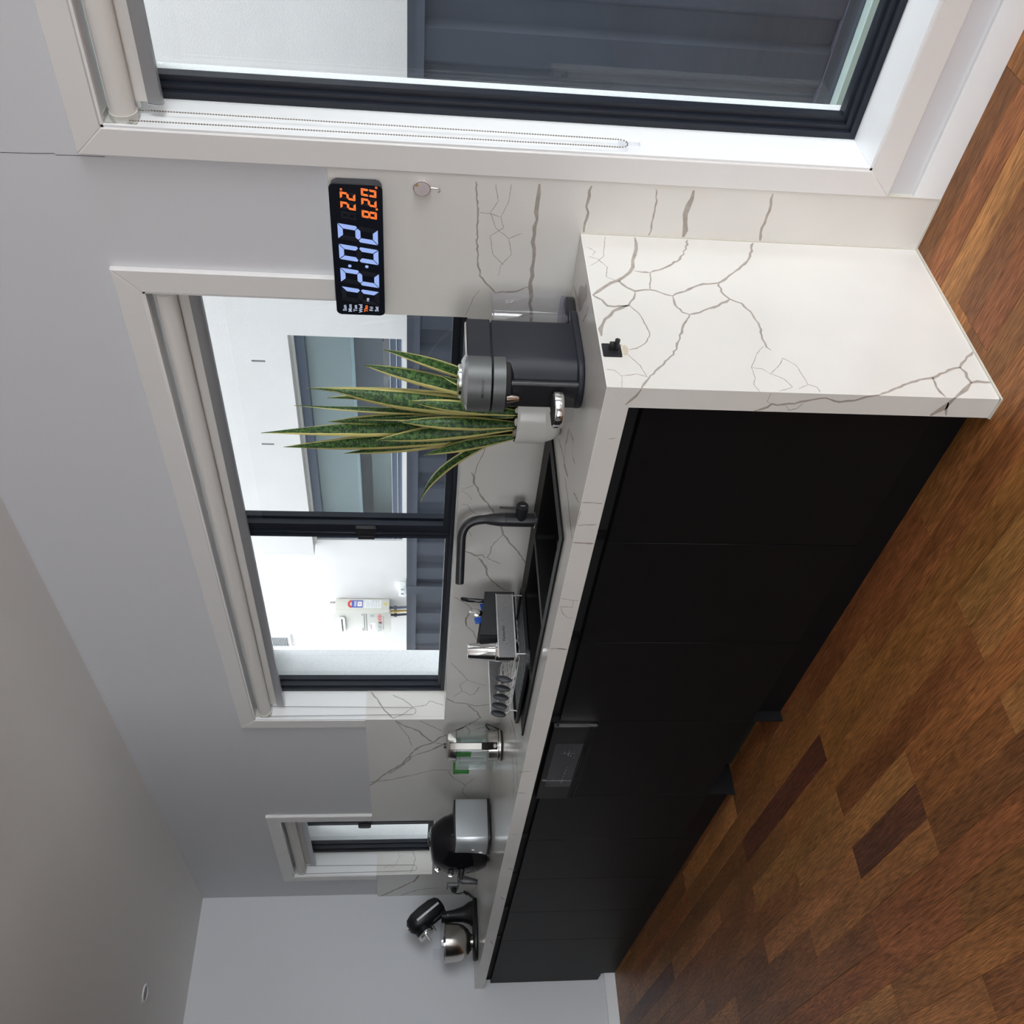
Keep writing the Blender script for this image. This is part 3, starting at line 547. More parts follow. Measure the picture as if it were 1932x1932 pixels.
pe = MB(); pe.box(x1-0.0015, x1+0.0008, YD-0.016, YD-0.005, 0.668, 0.819); pe.box(x0+0.17, x0+0.172, YD-0.0135, YD-0.012, 0.70, 0.81); tag(pe.build('panel_edge', M['chrome'], cp), kind='stuff')
gl = MB(); gl.smooth = False; gl.box(x0+0.115, x1-0.135, YD-0.0128, YD-0.011, 0.697, 0.796); gp = gl.build('display_glass', M['black_gloss'], cp)
M['legend'] = mat('grey_legend', (0.16, 0.16, 0.17), 0.5)
lg = MB(); lg.smooth = False
rr = random.Random(3)
for i in range(6): lg.box(x0+0.15+i*0.026, x0+0.163+i*0.026, YD-0.0132, YD-0.0127, 0.735-i*0.001, 0.7385-i*0.001)
for i in range(4): lg.box(x1-0.25+i*0.014, x1-0.242+i*0.014, YD-0.0132, YD-0.0127, 0.715+i*0.013, 0.719+i*0.013)
lg.box(x1-0.24, x1-0.19, YD-0.0132, YD-0.0127, 0.7385, 0.7405); lg.box(x1-0.215, x1-0.213, YD-0.0132, YD-0.0127, 0.715, 0.77)
tag(lg.build('legend_marks', M['legend'], gp), kind='stuff')
dd = MB(); dd.box(x0, x1, YD, YD+0.03, 0.112, 0.664, 0.001, 1); dd.build('door_panel', M['black_cab'], dw)
# ------------------------------------------------------------------ outside: side yard, fence, neighbouring house
GZ = -0.45
o = MB().box(-14, 9, 0.36, 2.95, GZ-0.1, GZ).build('ground', M['concrete']); tag(o, kind='structure')
o = MB().box(XR+0.2, 30, -25, 0.3, -0.2, -0.05).build('ground', M['paving']); tag(o, kind='structure')
pl = thing('concrete_plinth', 'pale green plinth strip along the foot of the dark fence', 'plinth', (0, 1.6, GZ))
MB().box(-8, 4, 1.56, 1.64, GZ, GZ+0.10, 0.004, 1).build('kerb', M['pale_green'], pl)
pp = MB(); pp.tube([(-8, 1.546, GZ+0.055), (4, 1.546, GZ+0.055)], 0.011, 10); tag(pp.build('conduit', mat('cream_pipe', (0.62, 0.56, 0.42), 0.5)), 'cream conduit pipe lying along the foot of the fence plinth', 'pipe')
FY, FT = 1.65, 1.375
fe = thing('steel_fence', 'dark blue grey ribbed steel fence between the two houses', 'fence', (-2.5, FY, GZ+0.105))
posts = [-7.0, -3.845, -0.69, 2.465]
for a, b in zip(posts, posts[1:]):
    n = 12; pitch = (b-a)/n
    for half in range(4):
        t = MB(); t.smooth = False; k0 = half*3; pts = []
        for k in range(k0, k0+3):
            x = a+k*pitch; pts += [(x, 0), (x+pitch*0.34, 0), (x+pitch*0.44, -0.028), (x+pitch*0.90, -0.028), (x+pitch, 0)] if k == k0 else [(x+pitch*0.34, 0), (x+pitch*0.44, -0.028), (x+pitch*0.90, -0.028), (x+pitch, 0)]
        for (xa, ya), (xb, yb) in zip(pts, pts[1:]): t.quad((xa, FY+ya, GZ+0.12), (xb, FY+yb, GZ+0.12), (xb, FY+yb, FT-0.01), (xa, FY+ya, FT-0.01))
        bmesh.ops.remove_doubles(t.bm, verts=t.bm.verts[:], dist=0.0002)
        t.build('fence_sheet', M['fence'], fe, recalc=False)
    for z, h in ((FT-0.065, 0.065), (GZ+0.102, 0.06)):
        r_ = MB(); r_.prism([(FY-0.040, z), (FY-0.036, z+h*0.4), (FY-0.036, z+h*0.6), (FY-0.040, z+h), (FY+0.030, z+h), (FY+0.030, z)], a, b, 'x'); r_.build('rail', M['fence'], fe)
for x in posts: MB().box(x-0.045, x+0.045, FY-0.044, FY+0.034, GZ+0.102, FT+0.004, 0.004, 1).build('post', M['fence'], fe)

nh = thing('neighbour_house', 'white rendered neighbouring house wall with dark framed windows', 'building', (-3, 2.95, GZ))
W0, W1 = 2.95, 2.83
wl = MB(); wl.smooth = False
wl.slab(-13, 9, GZ, 7.2, W0, W0+0.2, [(-5.00, -2.70, 1.435, 2.165), (-8.3, -6.885, 0.4, 2.415)]); wl.build('rendered_wall', M['render'], nh)
bk = MB(); bk.smooth = False; bk.slab(-5.065, 9, GZ, 7.2, W1, W0-0.0005, [(-5.07, -2.69, GZ-1, 2.182)]); bk.build('render_box_out', M['render'], nh)
for i, (x, z) in enumerate(((-2.92, 2.395), (-3.72, 2.42), (-4.55, 2.44))):
    MB().box(x-0.006, x+0.006, W1-0.002, W1+0.002, z-0.045, z+0.045).build('weep_slot', M['legend'], nh)
M['nb_frame'] = mat('blue_grey_window_frame', (0.085, 0.115, 0.17), 0.35); M['nb_white'] = mat('pale_edge', (0.75, 0.77, 0.80), 0.4)
M['nb_blind'] = mat('pale_teal_blind', (0.50, 0.57, 0.56), 0.8); M['nb_room'] = mat('grey_room', (0.60, 0.61, 0.68), 0.8); M['nb_green'] = mat('green_grey_panel', (0.48, 0.54, 0.52), 0.7)
nw = MB(); nw.smooth = False; nw.slab(-5.0, -2.70, 1.435, 2.165, W0+0.02, W0+0.09, [(-4.93, -2.77, 1.52, 2.10)]); nwf = nw.build('window_frame', M['nb_frame'], nh)
e_ = MB(); e_.smooth = False
for z in (1.437, 1.474, 1.519): e_.box(-5.0, -2.70, W0+0.016, W0+0.022, z, z+0.004)
e_.build('sill_edge', M['nb_white'], nwf)['kind'] = 'stuff'
MB().box(-4.95, -2.75, W0+0.05, W0+0.055, 1.50, 2.12).build('window_pane', M['glass'], nwf)
ni = thing('neighbour_blind', 'pale teal blind half lowered inside the neighbouring house window', 'roller blind', (-3.9, W0+0.15, 1.4))
MB().box(-4.99, -2.70, W0+0.150, W0+0.153, 1.800, 2.16).build('blind_fabric', M['nb_blind'], ni)
MB().box(-4.99, -2.70, W0+0.142, W0+0.158, 1.775, 1.803, 0.003, 1).build('bottom_rail', mat('pale_teal_rail', (0.52, 0.64, 0.66), 0.5), ni)
rm = MB(); rm.smooth = False; rm.box(-5.6, -2.2, W0+0.62, W0+0.66, 0.6, 2.7); rm.box(-5.6, -2.2, W0+0.201, W0+0.62, 0.6, 0.64); rm.box(-5.6, -2.2, W0+0.201, W0+0.62, 2.66, 2.7); rm.box(-5.62, -5.58, W0+0.201, W0+0.66, 0.6, 2.7); rm.box(-2.22, -2.18, W0+0.201, W0+0.66, 0.6, 2.7); rm.build('inner_room', M['nb_room'], nh)
rm = MB(); rm.smooth = False; rm.box(-5.3, -3.95, W0+0.35, W0+0.38, 0.65, 1.70); rm.build('inner_screen', M['nb_green'], nh)
so = MB(); so.prism(rrect(-3.55, -2.98, 1.30, 1.585, 0.04), W0+0.25, W0+0.45, 'y', 0.02); tag(so.build('armchair_back', mat('beige_fabric', (0.30, 0.28, 0.29), 0.9)), 'beige rounded seat back just inside the neighbouring house window', 'furniture')
# second window at the far left
lw = MB(); lw.smooth = False; lw.slab(-8.3, -6.885, 0.4, 2.415, W0+0.03, W0+0.10, [(-8.2, -6.955, 2.06, 2.30), (-8.2, -6.955, 0.5, 1.72)]); lwf = lw.build('window_frame', mat('bronze_frame', (0.17, 0.165, 0.18), 0.5), nh)
MB().box(-8.25, -6.92, W0+0.06, W0+0.065, 0.45, 2.36).build('window_pane', mat('pale_blue_glazing', (0.36, 0.52, 0.56), 0.12), lwf)
# wall vent
av = thing('wall_vent', 'white louvred air vent high on the neighbouring wall', 'vent', (-6.6, W0, 2.53))
f_ = MB(); f_.smooth = False; f_.slab(-6.70, -6.485, 2.525, 2.78, W0-0.022, W0, [(-6.675, -6.512, 2.55, 2.755)]); f_.build('vent_frame', M['white'], av)
b_ = MB(); b_.smooth = False; b_.box(-6.68, -6.505, W0-0.006, W0-0.001, 2.545, 2.76); b_.build('vent_back', M['legend'], av)
for i in range(14):
    z = 2.556+i*0.0148; MB().prism([(W0-0.020, z), (W0-0.018, z+0.002), (W0-0.006, z+0.0085), (W0-0.008, z+0.0065)], -6.676, -6.511, 'x').build('slat', M['white'], av)
# instant gas water heater
HX0, HX1, HZ0, HZ1, HY = -6.205, -5.862, 1.548, 2.068, 2.79
wh = thing('water_heater', 'cream gas water heater unit hung on the neighbouring wall', 'water heater', ((HX0+HX1)/2, 2.87, HZ0))
M['cream'] = mat('cream_enamel', (0.62, 0.61, 0.55), 0.4); M['label_white'] = mat('label_white', (0.78, 0.78, 0.78), 0.5); M['lblue'] = mat('label_blue', (0.06, 0.10, 0.42), 0.5); M['lred'] = mat('label_red', (0.62, 0.06, 0.06), 0.5); M['lgrey'] = mat('label_grey', (0.35, 0.35, 0.36), 0.5); M['lyel'] = mat('label_yellow', (0.75, 0.55, 0.05), 0.5); M['lpink'] = mat('label_pink', (0.62, 0.22, 0.40), 0.5); M['dark'] = mat('dark_slot', (0.05, 0.05, 0.055), 0.7)
b_ = MB(); b_.box(HX0+0.004, HX1-0.004, HY+0.035, W0-0.005, HZ0+0.012, HZ1-0.012, 0.006); b_.build('casing', M['cream'], wh)
b_ = MB(); b_.prism(rrect(HX0, HX1, HZ0, HZ1, 0.025), HY, HY+0.036, 'y', 0.010, 3); fc = b_.build('front_cover', M['cream'], wh)
b_ = MB(); b_.prism(rrect(-6.175, -5.925, 1.965, 2.018, 0.008), HY-0.020, HY+0.002, 'y', 0.005); fl = b_.build('flue_outlet', M['chrome'], wh)
b_ = MB(); b_.box(-6.155, -5.945, HY-0.021, HY-0.019, 1.985, 2.000); b_.build('flue_slot', M['dark'], fl)
b_ = MB(); b_.smooth = False
for r_, (z, n0, n1) in enumerate(((1.765, 0, 17), (1.785, 0, 17), (1.802, 0, 2), (1.802, 14, 17))):
    for k in range(n0, n1): b_.box(HX1-0.035-k*0.0168, HX1-0.027-k*0.0168, HY-0.0008, HY+0.001, z, z+0.010)
o_ = b_.build('vent_slots', M['dark'], fc); o_['kind'] = 'stuff'
b_ = MB(); b_.box(-5.935, -5.90, HY-0.002, HY+0.001, 1.70, 1.735); b_.build('rating_window', M['lgrey'], fc)
b_ = MB(); b_.box(-6.165, -6.03, HY-0.001, HY+0.0005, 1.690, 1.735); lw_ = b_.build('white_sticker', M['label_white'], fc)
text('sticker_digits', '2014-0087', 0.018, (-6.10, HY-0.0012, 1.728), RY, M['lpink'], wh)
text('brand_lettering', 'THERM', 0.052, (-6.100, HY-0.0006, 1.645), RY, M['lgrey'], wh, bold=0.0012); text('brand_lettering', 'ANN', 0.052, (-5.985, HY-0.0006, 1.645), RY, M['lred'], wh, bold=0.0012)
text('brand_lettering', '26', 0.046, (-5.912, HY-0.0006, 1.645), RY, M['lred'], wh, bold=0.001)
text('small_lettering', 'CONTINUOUS FLOW HOT WATER', 0.015, (-6.035, HY-0.0006, 1.615), RY, M['lgrey'], wh)
# labels on the side that looks at the kitchen
LX = HX1-0.0035
def sideq(nm, y0, y1, z0, z1, m, par=None, e=0.0008):
    b = MB(); b.smooth = False; b.box(LX-0.001, LX+e, y0, y1, z0, z1); return b.build(nm, m, par or wh)
en = sideq('energy_label', 2.845, 2.925, 1.805, 1.905, M['lblue']); sideq('energy_label_field', 2.858, 2.912, 1.812, 1.853, M['label_white'], en, 0.0012)
b_ = MB(); b_.smooth = False
for k in range(8):
    a0, a1 = pi*k/8, pi*(k+1)/8
    b_.quad((LX+0.0009, 2.885+0.045*cos(a0), 1.905+0.038*sin(a0)), (LX+0.0009, 2.885+0.045*cos(a1), 1.905+0.038*sin(a1)), (LX+0.0009, 2.885+0.022*cos(a1), 1.905+0.018*sin(a1)), (LX+0.0009, 2.885+0.022*cos(a0), 1.905+0.018*sin(a0)))
b_.build('star_band', M['lred'], en); text('energy_lettering', 'GAS', 0.032, (LX+0.0015, 2.885, 1.872), RX, M['label_white'], wh, bold=0.0012); text('energy_lettering', 'MJ', 0.018, (LX+0.0015, 2.885, 1.832), RX, M['lred'], wh)
sp_ = sideq('rating_plate', 2.84, 2.93, 1.635, 1.79, M['label_white'])
b_ = MB(); b_.smooth = False
for k in range(9): b_.box(LX+0.0007, LX+0.0011, 2.848, 2.90+0.02*((k*7) % 3)/2, 1.648+k*0.015, 1.6505+k*0.015)
for k in range(3): b_.lathe([(0.006, LX+0.0007), (0.006, LX+0.0012)], (0, 2.917, 1.66+k*0.025), 10, 'x')
o_ = b_.build('plate_print', M['lgrey'], sp_); o_['kind'] = 'stuff'
b_ = MB(); b_.smooth = False; b_.prism([(2.868, 1.585), (2.902, 1.585), (2.885, 1.615)], LX, LX+0.0008, 'x'); b_.build('warning_triangle', M['lyel'], wh)
b_ = MB(); b_.box(-6.03, -5.93, W0-0.02, W0-0.002, HZ1-0.01, HZ1+0.045); b_.build('bracket', M['steel'], wh)
for k, (px, c_, r_) in enumerate(((-6.02, 'fence', 0.011), (-5.96, 'brass', 0.010), (-5.90, 'fence', 0.012))):
    if 'brass' not in M: M['brass'] = mat('brass', (0.55, 0.38, 0.12), 0.35, 1.0)
    b_ = MB(); b_.tube([(px, 2.87, HZ0+0.02), (px, 2.87, HZ0-0.05), (px+0.01, 2.88, HZ0-0.25), (px+0.01, 2.88, GZ)], r_, 10); b_.tube([(px, 2.87, HZ0-0.03), (px, 2.87, HZ0-0.055)], r_*1.7, 8); b_.build('pipe', M[c_], wh)
# weatherproof outlet
ob = MB(); ob.prism(rrect(-5.77, -5.60, 1.405, 1.478, 0.015), W0-0.05, W0-0.001, 'y', 0.006); ox = ob.build('outdoor_outlet', M['white']); tag(ox, 'white weatherproof power outlet on the neighbouring wall right beside the heater', 'power outlet')
for x in (-5.73, -5.66):
    b_ = MB(); b_.box(x, x+0.02, W0-0.054, W0-0.048, 1.43, 1.455, 0.002, 1); b_.build('rocker_switch', M['lgrey'], ox)
# ------------------------------------------------------------------ wall clock
def led(n, c, e): return mat(n, (0.02, 0.02, 0.02), 0.4, emit=c, es=e)
M['led_blue'] = led('lit_blue_white_segments', (0.33, 0.46, 0.88), 1.0); M['led_or'] = led('lit_orange_segments', (1.0, 0.20, 0.035), 1.0); M['seg_off'] = mat('unlit_segments', (0.016, 0.018, 0.026), 0.3)
M['led_wh'] = led('lit_white_lettering', (0.55, 0.62, 0.80), 0.8)
ck = thing('digital_clock', 'black digital wall clock showing 12:02 in pale blue with orange temperature and date', 'clock', (-0.065, -0.017, 1.397))
KF = -0.036
b_ = MB(); b_.prism(rrect(-0.252, 0.120, 1.400, 1.522, 0.014), KF+0.004, -0.0008, 'y', 0.003); b_.build('case', mat('clock_case', (0.035, 0.037, 0.045), 0.4), ck)
b_ = MB(); b_.prism(rrect(-0.257, 0.1245, 1.3975, 1.5245, 0.012), KF, KF+0.0045, 'y', 0.001, 1); b_.build('face', mat('clock_face', (0.008, 0.010, 0.017), 0.22), ck)
SEG = {'0': 'abcdef', '1': 'bc', '2': 'abged', '8': 'abcdefg'}
def digit(ch, x, z, wd, ht, th, on, off, slant=0.0, ghost=True, nm='digit'):
    h2 = ht/2; g = th*0.13
    polys = {'a': [(g, ht), (wd-g, ht), (wd-th-g, ht-th), (th+g, ht-th)], 'd': [(th+g, th), (wd-th-g, th), (wd-g, 0), (g, 0)],
             'f': [(0, ht-g), (th, ht-th-g), (th, h2+th*0.5+g), (th*0.35, h2+g), (0, h2+th*0.4)], 'b': [(wd, ht-g), (wd-th, ht-th-g), (wd-th, h2+th*0.5+g), (wd-th*0.35, h2+g), (wd, h2+th*0.4)],
             'e': [(0, g), (th, th+g), (th, h2-th*0.5-g), (th*0.35, h2-g), (0, h2-th*0.4)], 'c': [(wd, g), (wd-th, th+g), (wd-th, h2-th*0.5-g), (wd-th*0.35, h2-g), (wd, h2-th*0.4)],
             'g': [(th*0.55, h2), (th, h2+th*0.5), (wd-th, h2+th*0.5), (wd-th*0.55, h2), (wd-th, h2-th*0.5), (th, h2-th*0.5)]}
    for lit in (True, False):
        b = MB(); b.smooth = False; k = 0
        for s_, p in polys.items():
            if (s_ in SEG.get(ch, '')) == lit: b.prism([(x+u+slant*v, z+v) for u, v in p], KF-0.0007, KF+0.0002, 'y'); k += 1
        if k and (lit or ghost): b.build(nm if lit else 'unlit_digit', on if lit else off, ck)
BL, OR, UN = M['led_blue'], M['led_or'], M['seg_off']
for ch, x in (('1', -0.2250), ('2', -0.1675), ('0', -0.0970), ('2', -0.0385)): digit(ch, x, 1.411, 0.0440, 0.0975, 0.0122, BL, UN, 0.143)
b_ = MB()
for z in (1.441, 1.484): b_.lathe([(0.0040, KF-0.0007), (0.0045, KF+0.0002)], (-0.1035, 0, z), 16, 'y')
b_.build('colon', BL, ck)
for ch, x in (('2', 0.0555), ('2', 0.0815)): digit(ch, x, 1.462, 0.0190, 0.0365, 0.0056, OR, UN, 0.143)
digit('?', 0.029, 1.462, 0.0190, 0.0365, 0.0056, OR, UN, 0.143)
for ch, x in (('8', 0.034), ('2', 0.0665), ('0', 0.0925)): digit(ch, x, 1.412, 0.0195, 0.0365, 0.0056, OR, UN, 0.143)
b_ = MB(); b_.box(0.0597, 0.0645, KF-0.0007, KF+0.0002, 1.4095, 1.4145); b_.build('decimal_point', OR, ck)
for px_, z in ((0.1172, 1.4095), (0.1085, 1.4925)):
    b_ = MB(); b_.smooth = False; b_.slab(px_, px_+0.0052, z, z+0.005, KF-0.0007, KF+0.0002, [(px_+0.0014, px_+0.0038, z+0.0013, z+0.0037)]); b_.build('degree_mark', OR, ck)
text('pm_mark', 'PM', 0.0085, (-0.2065, KF-0.0004, 1.4405), RY, M['led_wh'], ck, bold=0.0003)
for i, d in enumerate(('Sun', 'Mon', 'Tue', 'Wed', 'Thu', 'Fri', 'Sat')):
    text('weekday', d, 0.0135, (-0.2355, KF-0.0004, 1.5026-i*0.01398), RY, M['led_or'] if d == 'Thu' else M['led_wh'], ck, bold=0.0002)
b_ = MB(); b_.smooth = False; b_.box(0.112, 0.124, -0.008, -0.001, 1.405, 1.475, 0.002); b_.build('clear_hanging_tab', M['clear'], ck)

# ------------------------------------------------------------------ wooden slice hook
hk = thing('wood_slice_hook', 'round pale wood slice with bark rim, line drawing and small metal hook on the splashback', 'hook', (0.108, 0, 1.28))
b_ = MB(); b_.lathe([(0.0195, -0.0005), (0.0208, -0.006), (0.0198, -0.0118)], (0.108, 0, 1.304), 26, 'y', sy=1.06); b_.build('bark', mat('pale_bark', (0.50, 0.47, 0.46), 0.8, noise=0.3, nscale=180), hk)
b_ = MB(); b_.lathe([(0.0196, -0.0112), (0.0188, -0.0125)], (0.108, 0, 1.304), 26, 'y', sy=1.06); b_.build('face_rim', mat('brown_rim', (0.13, 0.07, 0.06), 0.7), hk)
b_ = MB(); b_.lathe([(0.0182, -0.0122), (0.0180, -0.0128)], (0.108, 0, 1.304), 26, 'y', sy=1.06); b_.build('cut_face', mat('pale_timber_face', (0.56, 0.50, 0.50), 0.7), hk)
b_ = MB(); rr = random.Random(5)
for k in range(7):
    a = k*0.9; p0 = Vector((0.108+0.003*cos(a), -0.0129, 1.304+0.003*sin(a)))
    b_.tube(bez(p0, p0+Vector((0.006*cos(a), 0, 0.008*sin(a))), p0+Vector((0.010*cos(a+0.6), 0, 0.006*sin(a+0.6))), p0+Vector((0.009*cos(a+1), 0, 0.011*sin(a+1))), 6), 0.0003, 4)
o_ = b_.build('pen_drawing', M['lgrey'], hk); o_['kind'] = 'stuff'
b_ = MB(); b_.lathe([(0.004, -0.0131), (0.0035, -0.0126)], (0.118, 0, 1.316), 10, 'y'); b_.build('gold_mark', mat('gold_ink', (0.42, 0.30, 0.10), 0.5), hk)
b_ = MB(); b_.tube([(0.1085, -0.006, 1.286), (0.1085, -0.006, 1.268)]+bez((0.1085, -0.006, 1.268), (0.1085, -0.006, 1.258), (0.106, -0.018, 1.258), (0.105, -0.018, 1.266), 6), 0.0012, 6); b_.build('wire_hook', M['steel'], hk)

# ------------------------------------------------------------------ square black hook on the waterfall panel
bh = thing('square_wall_hook', 'small square black hook with a round peg on the waterfall end panel', 'hook', (0, -0.457, 0.85))
b_ = MB(); b_.prism(rrect(-0.4795, -0.4355, 0.8535, 0.8965, 0.002), 0.0004, 0.0025, 'x', 0.0006, 1); b_.build('backplate', M['black'], bh)
b_ = MB(); b_.tube([(0.002, -0.4555, 0.866), (0.030, -0.4555, 0.866)], 0.0058, 16); b_.build('peg', M['black'], bh)
b_ = MB(); b_.box(0.002, 0.022, -0.460, -0.451, 0.870, 0.882, 0.001, 1); b_.build('arm', M['black'], bh)
b_ = MB(); rr = random.Random(2)
for k in range(9): b_.sphere((0.0006, -0.474+0.0048*k, 0.8515+rr.uniform(-0.0015, 0.001)), 0.0028, 8, 5, (0.5, 1, 1))
b_.build('glue_bead', mat('dried_glue', (0.72, 0.68, 0.58), 0.5), bh)['kind'] = 'stuff'
b_ = MB(); b_.smooth = False; b_.prism([(-0.470, 0.851), (-0.440, 0.851), (-0.436, 0.842), (-0.446, 0.836), (-0.462, 0.838), (-0.472, 0.843)], 0.0001, 0.0003, 'x'); b_.build('glue_stain', mat('glue_stain', (0.56, 0.51, 0.40), 0.4), bh)

# ------------------------------------------------------------------ coffee machine
CX = -0.217
cm = thing('coffee_machine', 'dark slate capsule coffee machine with grey round head at the waterfall end of the worktop', 'coffee machine', (CX, -0.28, ZC))
def stad(x0, x1, yb, yf, r=None, rb=0.012, n=14):
    """back square-ish, front round: outline seen from above; the front looks towards -y"""
    R = (x1-x0)/2 if r is None else r; c_ = (x0+x1)/2; o = []
    for i in range(n+1): a = pi+pi*i/n; o.append((c_+R*cos(a), yf+R+R*sin(a)))
    for a0, px in ((0, x1-rb), (90, x0+rb)):
        for i in range(4): q = radians(a0+90*i/3); o.append((px+rb*cos(q), yb-rb+rb*sin(q)))
    return o
b_ = MB(); b_.prism(stad(CX-0.073, CX+0.073, -0.110, -0.384, rb=0.03), ZC+0.0005, ZC+0.017, 'z', 0.005, 3); b_.build('base', M['machine'], cm)
b_ = MB(); b_.prism(stad(CX-0.070, CX+0.070, -0.170, -0.368, rb=0.012), ZC+0.016, 1.1255, 'z', 0.002, 1); b_.build('body', M['machine'], cm)
b_ = MB(); b_.prism(stad(CX-0.066, CX+0.066, -0.174, -0.364, rb=0.012), 1.1250, 1.1295, 'z'); b_.build('seam_gap', M['black_edge'], cm)
b_ = MB(); b_.prism([(CX-0.072, -0.320), (CX+0.072, -0.320), (CX+0.072, -0.178), (CX+0.064, -0.168), (CX-0.064, -0.168), (CX-0.072, -0.178)], 1.129, 1.1865, 'z', 0.002, 1); b_.build('rear_cover', M['machine'], cm)
hd = stad(CX-0.0735, CX+0.0735, -0.3205, -0.404, rb=0.001, n=28)
b_ = MB(); b_.prism(hd, 1.130, 1.1862, 'z', 0.0015, 1); h_ = b_.build('head', M['machine_grey'], cm)
b_ = MB(); b_.prism(hd, 1.0945, 1.1245, 'z', 0.002, 1); b_.build('head_lower', M['machine_grey'], cm)
b_ = MB(); b_.lathe([(0.0725, 1.186), (0.071, 1.1875), (0.050, 1.2005), (0.046, 1.2005), (0.044, 1.198), (0.0, 1.197)], (CX, -0.3305, 0), 40, caps=False); b_.build('bevelled_top', mat('satin_silver', (0.50, 0.51, 0.53), 0.25, 0.8), cm)
b_ = MB(); b_.lathe([(0.043, 1.197), (0.042, 1.206), (0.036, 1.209), (0.0, 1.209)], (CX, -0.3305, 0), 32, caps=False); b_.build('lever_cap', M['chrome'], cm)
b_ = MB(); b_.smooth = False; b_.prism([(CX-0.069, -0.318), (CX+0.069, -0.318), (CX+0.060, -0.175), (CX-0.060, -0.175)], 1.186, 1.192, 'z', 0.004, 2); b_.build('lever', M['chrome'], cm)
b_ = MB(); b_.lathe([(0.050, 1.074), (0.062, 1.082), (0.066, 1.096)], (CX, -0.3305, 0), 32); b_.build('neck_ring', M['black'], cm)
b_ = MB(); b_.lathe([(0.007, 1.060), (0.010, 1.072), (0.012, 1.090)], (CX, -0.388, 0), 16); b_.build('spout', M['chrome'], cm)
b_ = MB(); b_.prism(rrect(CX-0.040, CX+0.040, -0.378, -0.360, 0.008), ZC+0.016, 1.082, 'z'); b_.build('front_column', M['black'], cm)
cs_ = MB(); cs_.lathe([(0.038, 0.957), (0.0435, 0.957), (0.0445, 0.960), (0.0445, 0.976), (0.0435, 0.979), (0.039, 0.979)], (CX, -0.424, 0), 40); cr_ = cs_.build('cup_support', M['chrome'], cm)
b_ = MB(); b_.lathe([(0.040, 0.965), (0.0395, 0.9785), (0.0, 0.9785)], (CX, -0.424, 0), 32, caps=False)
for k in range(7):
    xx = CX-0.030+k*0.010; hw = sqrt(max(0, 0.037**2-(xx-CX)**2)); b_.box(xx-0.002, xx+0.002, -0.424-hw, -0.424+hw, 0.978, 0.9805)
b_.build('drip_grille', M['black'], cr_)['kind'] = 'stuff'
b_ = MB(); b_.lathe([(0.034, 0.932), (0.040, 0.958)], (CX, -0.424, 0), 32); b_.build('drip_cup', M['clear'], cr_)
b_ = MB(); b_.prism(rrect(CX-0.066, CX+0.066, -0.162, -0.025, 0.045, 8), ZC+0.0225, 1.117, 'z', 0.002, 1); b_.build('water_tank', M['clear'], cm)
b_ = MB(); b_.prism(rrect(CX-0.067, CX+0.067, -0.163, -0.024, 0.045, 8), 1.117, 1.1215, 'z', 0.001, 1); b_.build('tank_lid', M['clear'], cm)
b_ = MB(); b_.prism(rrect(CX-0.064, CX+0.064, -0.160, -0.027, 0.043, 8), ZC+0.0225, ZC+0.031, 'z'); b_.build('tank_floor', glass('violet_plastic', (0.70, 0.68, 0.86), 0.8), cm)
b_ = MB(); b_.prism(rrect(CX-0.062, CX+0.062, -0.158, -0.029, 0.042, 8), ZC+0.0005, ZC+0.021, 'z', 0.003); b_.build('tank_foot', M['black'], cm)
b_ = MB(); rr = random.Random(9)
for k in range(7):
    p0 = Vector((CX+0.0664, -0.093+rr.uniform(-.008, .008), 1.085)); b_.tube(bez(p0, p0+Vector((0, 0.004, -0.010)), p0+Vector((0, rr.uniform(-.02, .03), -0.02)), p0+Vector((0, rr.uniform(0, .03), -0.035+rr.uniform(-.01, .02))), 6), 0.0006, 4)
b_.build('printed_sprig', M['lgrey'], cm)['kind'] = 'stuff'
ang0 = radians(-62)
for i, ch in enumerate('NESPRESSO'):
    a = ang0+(i-4)*0.068; R = 0.0738; cyy = -0.404+0.0735
    p = Vector((CX+R*cos(a), cyy+R*sin(a), 1.150)); rot = Matrix.Rotation(a+pi/2, 4, 'Z') @ Matrix.Rotation(pi/2, 4, 'X')
    text('brand_letter', ch, 0.0078, p, rot, M['black'], cm, bold=0.00015)

# ------------------------------------------------------------------ snake plant
px, py = -0.503, -0.128
pn = thing('snake_plant', 'variegated snake plant in a white ribbed ceramic pot beside the coffee machine', 'plant', (px, py, ZC))
M['ceramic'] = mat('white_ribbed_ceramic', (0.66, 0.66, 0.63), 0.22)
pr = [(0.056, ZC+0.0005), (0.068, ZC+0.004), (0.082, ZC+0.022), (0.090, ZC+0.045)]
for k in range(24): z = ZC+0.05+k*0.0031; pr += [(0.0935+0.0005*(k % 2), z)]
pr += [(0.0925, ZC+0.128), (0.091, ZC+0.131), (0.0885, ZC+0.129), (0.0870, ZC+0.11), (0.0, ZC+0.10)]
b_ = MB(); b_.lathe(pr, (px, py, 0), 40, caps=False); b_.build('pot', M['ceramic'], pn)
b_ = MB(); b_.lathe([(0.086, ZC+0.105), (0.05, ZC+0.122), (0.0, ZC+0.125)], (px, py, 0), 24, caps=False); b_.build('soil', mat('potting_soil', (0.05, 0.035, 0.025), 0.95, noise=0.5, nscale=120), pn)
rr = random.Random(11); PB = [mat('white_pebble', (0.72, 0.72, 0.69), 0.5), mat('tan_pebble', (0.45, 0.33, 0.24), 0.6), mat('grey_pebble', (0.36, 0.36, 0.36), 0.6)]
